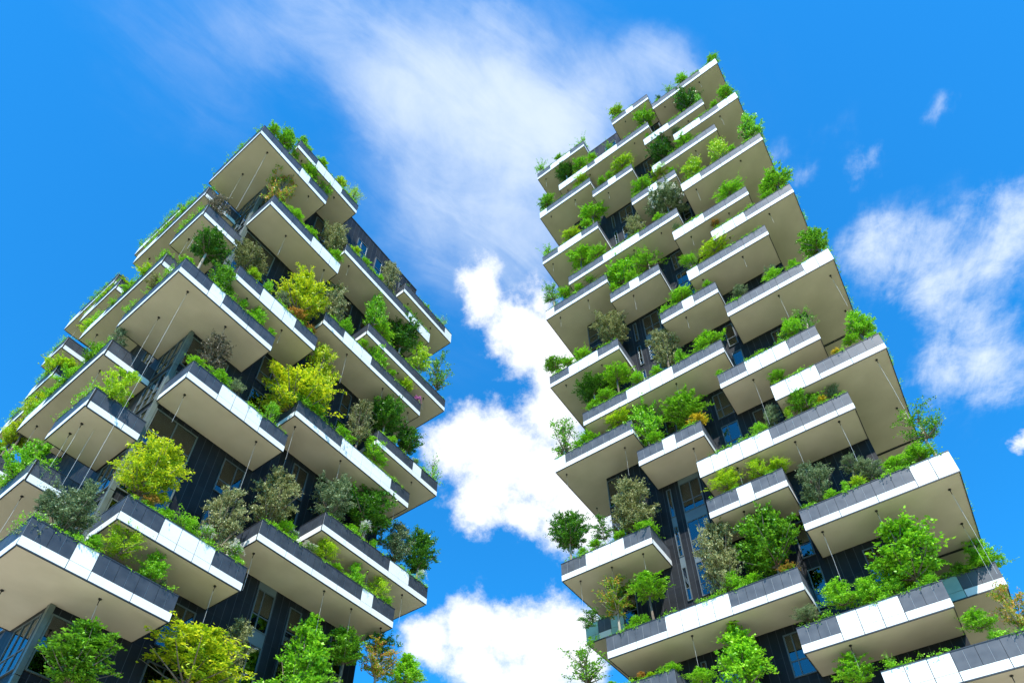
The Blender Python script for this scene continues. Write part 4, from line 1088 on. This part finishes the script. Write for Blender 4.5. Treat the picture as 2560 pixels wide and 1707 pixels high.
 ('shrub', 'r33', 1.75, 0.5, -0.62, 0.58, 0.43),
 ('rusty', 'r33', 3.13, 0.95, -0.29, 0.62, 1.07),
 ('maple', 'east1', 3.5, 5.95, 6.0, 0.52, 0.86),
 ('darkshrub', 'east1', 2.34, 5.95, 5.16, 0.6, 0.41),
 ('shrub', 'east1', 3.5, 5.95, 5.27, 0.83, 0.45),
 ('flower', 'east1', 3.5, 7.04, 5.35, 0.53, 0.71),
 ('shrub', 'r34', -12.24, 0.5, 1.87, 0.45, 0.22),
 ('rustshrub', 'r34', -14.12, 0.5, 2.03, 0.25, 0.19),
 ('limeshrub', 'r34', -13.58, 0.5, 1.85, 0.25, 0.12),
 ('cone', 'r35', -8.82, 0.95, 1.48, 1.38, 1.71),
 ('shrub', 'r35', -10.79, 0.5, 0.86, 0.66, 0.33),
 ('maple', 'r36', -3.7, 0.95, -1.01, 0.79, 0.7),
 ('darkleaf', 'west2', -17.28, 0.95, 7.4, 0.62, 0.62),
 ('sparse', 'west1', -17.76, 0.95, 4.26, 1.24, 1.22),
 ('shrub', 'west1', -16.06, 0.5, 2.0, 0.39, 0.19),
 ('darkleaf', 'west8', -18.13, 7.0, 29.8, 0.47, 0.47)]
STACK = {'r1': 'right-edge', 'r2': 'short central', 'r3': 'left-edge', 'r4': 'long inner-left', 'r5': 'inner-right', 'r6': 'right-edge', 'r7': 'inner-right', 'r8': 'short inner-left', 'r9': 'left-edge', 'r10': 'right-edge', 'r11': 'short central', 'r12': 'inner-right', 'r13': 'long inner-left', 'r14': 'left-edge', 'r15': 'right-edge', 'r16': 'inner-right', 'r17': 'short inner-left', 'r18': 'left-edge', 'r19': 'short central', 'r20': 'right-edge', 'r21': 'left-edge', 'r22': 'long inner-left', 'r23': 'inner-right', 'r24': 'right-edge', 'r25': 'long central', 'r26': 'left-edge', 'r27': 'short inner-left', 'r28': 'short central', 'r29': 'right-edge', 'r30': 'left-edge', 'r31': 'long inner-left', 'r32': 'inner-right', 'r33': 'right-edge', 'r34': 'left-edge', 'r35': 'short inner-left', 'r36': 'long central', 'west2': 'set-back left-side', 'west8': 'set-back left-side', 'west1': 'set-back left-side', 'east2': 'set-back right-side', 'east5': 'set-back right-side', 'east8': 'set-back right-side', 'east11': 'set-back right-side', 'east14': 'set-back right-side', 'east1': 'set-back right-side', 'l14': 'near-corner', 'l13': 'left-of-centre', 'l22': 'long middle', 'l23': 'right-end', 'l12': 'left-of-centre', 'l20': 'long middle', 'l21': 'right-end', 'l6': 'near-corner', 'l15': 'left-of-centre', 'l16': 'long middle', 'l17': 'right-end', 'l3': 'left-of-centre', 'l18': 'long middle', 'l1': 'near-corner', 'l19': 'right-end', 'l2': 'left-of-centre', 'm2': 'left-of-centre', 'm3': 'long middle', 'm4': 'right-end', 'l11': 'left-side', 'l10': 'left-side', 'l9': 'left-side', 'l7': 'left-side', 'l4': 'left-side', 'l5': 'left-side', 'l5b': 'left-side', 'n10': 'left-side', 'n11': 'left-side', 'n7': 'left-side', 'n8': 'left-side', 'n4': 'left-side', 'n6': 'left-side'}
ORD = ['topmost','second','third','fourth','fifth','sixth','seventh','eighth','ninth','tenth','eleventh','twelfth','thirteenth','fourteenth','fifteenth']
def rank(bid):
    st = STACK[bid]; same = sorted([b for b in STACK if STACK[b] == st and BAL[b][0] == BAL[bid][0]], key=lambda b: -BAL[b][1]); i = same.index(bid)
    tw = 'right' if BAL[bid][0] == 'R' else 'left'
    if len(same) == 1: return "%s tower's %s balcony" % (tw, st)
    return "%s tower's %s %s balcony" % (tw, ORD[i] + ('' if i == 0 else '-highest'), st)
order = {}
for i, p in enumerate(PL): order.setdefault((NAMES[p[0]][2], p[1]), []).append(i)
POS = {1: [''], 2: ['leftmost', 'rightmost'], 3: ['leftmost', 'middle', 'rightmost'], 4: ['leftmost', 'second', 'third', 'rightmost'], 5: ['leftmost','second','middle','fourth','rightmost'], 6: ['leftmost','second','third','fourth','fifth','rightmost']}
place = {}
for key, ids in order.items():
    side = BAL[key[1]][0] == 'L' and BAL[key[1]][4] > .1
    ids.sort(key=lambda i: (-PL[i][3] if side else PL[i][2]))
    for n, i in enumerate(ids): place[i] = POS[len(ids)][n]
rp = random.Random(77)
TREES = {'honey','lime','broad','maple','round','cone','oak','darkoak','olive','sparse','rusty','redtip','flowertree'}
count = {}
for i, (kind, bid, x, y, z, rx, rz) in enumerate(PL):
    tw = BAL[bid][0]; O, yaw = (OR, YR) if tw == 'R' else (OL, YL)
    cs, sn = math.cos(yaw), math.sin(yaw)
    zs = BAL[bid][1]*H + 1.15
    wx, wy = O.x + x*cs - y*sn, O.y + x*sn + y*cs
    nm, cat, look, grp = NAMES[kind]
    base = min(zs, z - rz*.2)
    if kind == 'trail' or kind == 'flower': base = zs
    o = empty(nm, (wx, wy, O.z + base), rp.uniform(0, 6.28))
    pos = place[i]
    lab = (pos + ' ' if pos else '') + look + ' on the ' + rank(bid)
    tag(o, lab, cat, grp)
    n = count.get(kind, 0); count[kind] = n + 1
    fm, bm = PROTO[kind][n % len(PROTO[kind])]
    rx *= (.98 if kind in ('honey', 'broad') else 1.05) if kind in TREES else 1.05; rz *= 1.06 if kind in TREES else 1.04
    sc = (rx, rx*rp.uniform(.92, 1.06), rz)
    if kind == 'lowgreen': sc = (rx, min(rx, .42), max(rz, .28)); o.rotation_euler[2] = yaw + rp.uniform(-.12, .12)
    if kind in ('shrub','limeshrub','darkshrub','warmshrub','paleshrub','rustshrub','trail') and rx > .75 and (y < 1):
        sc = (rx, .72, rz); o.rotation_euler[2] = yaw + rp.uniform(-.2, .2)
    dz = z - base
    f = bpy.data.objects.new('foliage', fm); COL.objects.link(f); f.parent = o; f.location = (0,0,dz); f.scale = sc
    if rx > .28:
        b = bpy.data.objects.new('branches', bm); COL.objects.link(b); b.parent = o; b.location = (0,0,dz); b.scale = sc
    if kind in ('flower','flowertree'):
        q = bpy.data.objects.new('blossom', BL_H if kind == 'flower' else BL_T); COL.objects.link(q); q.parent = o; q.location = (0,0,dz); q.scale = sc
    if kind in TREES:
        top = dz - rz*.1; r0 = max(.03, min(.085, .022*(dz+rz))); lx, ly = rp.uniform(-.12,.12), rp.uniform(-.12,.12)
        MB().tube([(0,0,-.1),(lx*.5,ly*.5,top*.33),(lx,ly,top*.66),(0,0,top)], [r0*1.2, r0, r0*.85, r0*.55], 7).build('trunk', M['palebark' if kind in ('rusty','sparse','round') else 'bark'], o, smooth=True)

# low planting along the parapets: uncountable ground cover, one object per tower
def cover(tw, seed):
    rs = np.random.RandomState(seed); C = []
    for bid, (t, k, x0, x1, y0, y1, cells) in BAL.items():
        if t != tw: continue
        side = (t == 'L' and y0 > .1)
        s0, s1 = (y0+.2, y1-.2) if side else (x0+.2, x1-.2)
        n = int((s1-s0)*44); s = rs.uniform(s0, s1, n); dens = .34+.75*np.sin(s*1.9+rs.uniform(0,6))*np.sin(s*.83+rs.uniform(0,6)); s = s[rs.rand(n) < dens*1.1]
        m = len(s); d = rs.uniform(-.04, .5, m); hump = .5+.5*np.sin(s*4.3+k); zz = k*H + 1.42 + d*.9*rs.rand(m) + rs.uniform(-.05, .34, m)*hump
        p = np.stack([d, s, zz], 1) if side else np.stack([s, d + (y0 if t == 'R' else 0), zz], 1)
        p = np.repeat(p, 13, 0) + rs.normal(0, .07, (m*13, 3)); C.append(p)
    for bid, (t, k, x0, x1, y0, y1, cells) in BAL.items():      # growth leaning out over the side rims
        if t != tw: continue
        if t == 'R' and x1 > 3.5: out, ex, a, b_ = 1, x1, y0, y1
        elif t == 'L' and x0 == 0: out, ex, a, b_ = -1, 0, y0, y1
        else: continue
        n = int((b_-a)*46); s = rs.uniform(a+.1, b_-.1, n); hump = .36+.7*np.sin(s*2.3+k*1.7)*np.sin(s*.9+k); s, hump = s[rs.rand(n) < hump], hump[:n]
        m = len(s); dd = rs.uniform(-.45, .22, m); zz = k*H + 1.45 + rs.uniform(-.25, .55, m)*(1 - np.clip(dd, 0, 1)*1.5)
        p = np.stack([ex + out*dd, s, zz], 1); C.append(np.repeat(p, 13, 0) + rs.normal(0, .085, (m*13, 3)))
    C = np.concatenate(C); v = leaves(C, C*0+np.array([0,-.3,.3]), .095, .055, rs)
    o = bpy.data.objects.new('ground_cover', mesh_quads('ground_cover', v, LM['bright'])); COL.objects.link(o)
    O, yaw = (OR, YR) if tw == 'R' else (OL, YL); o.location = O; o.rotation_euler = (0,0,yaw)
    tag(o, 'low green ground cover filling the balcony planters of the %s tower' % ('right' if tw == 'R' else 'left'), 'ground cover', kind='stuff')
cover('R', 3); cover('L', 9)
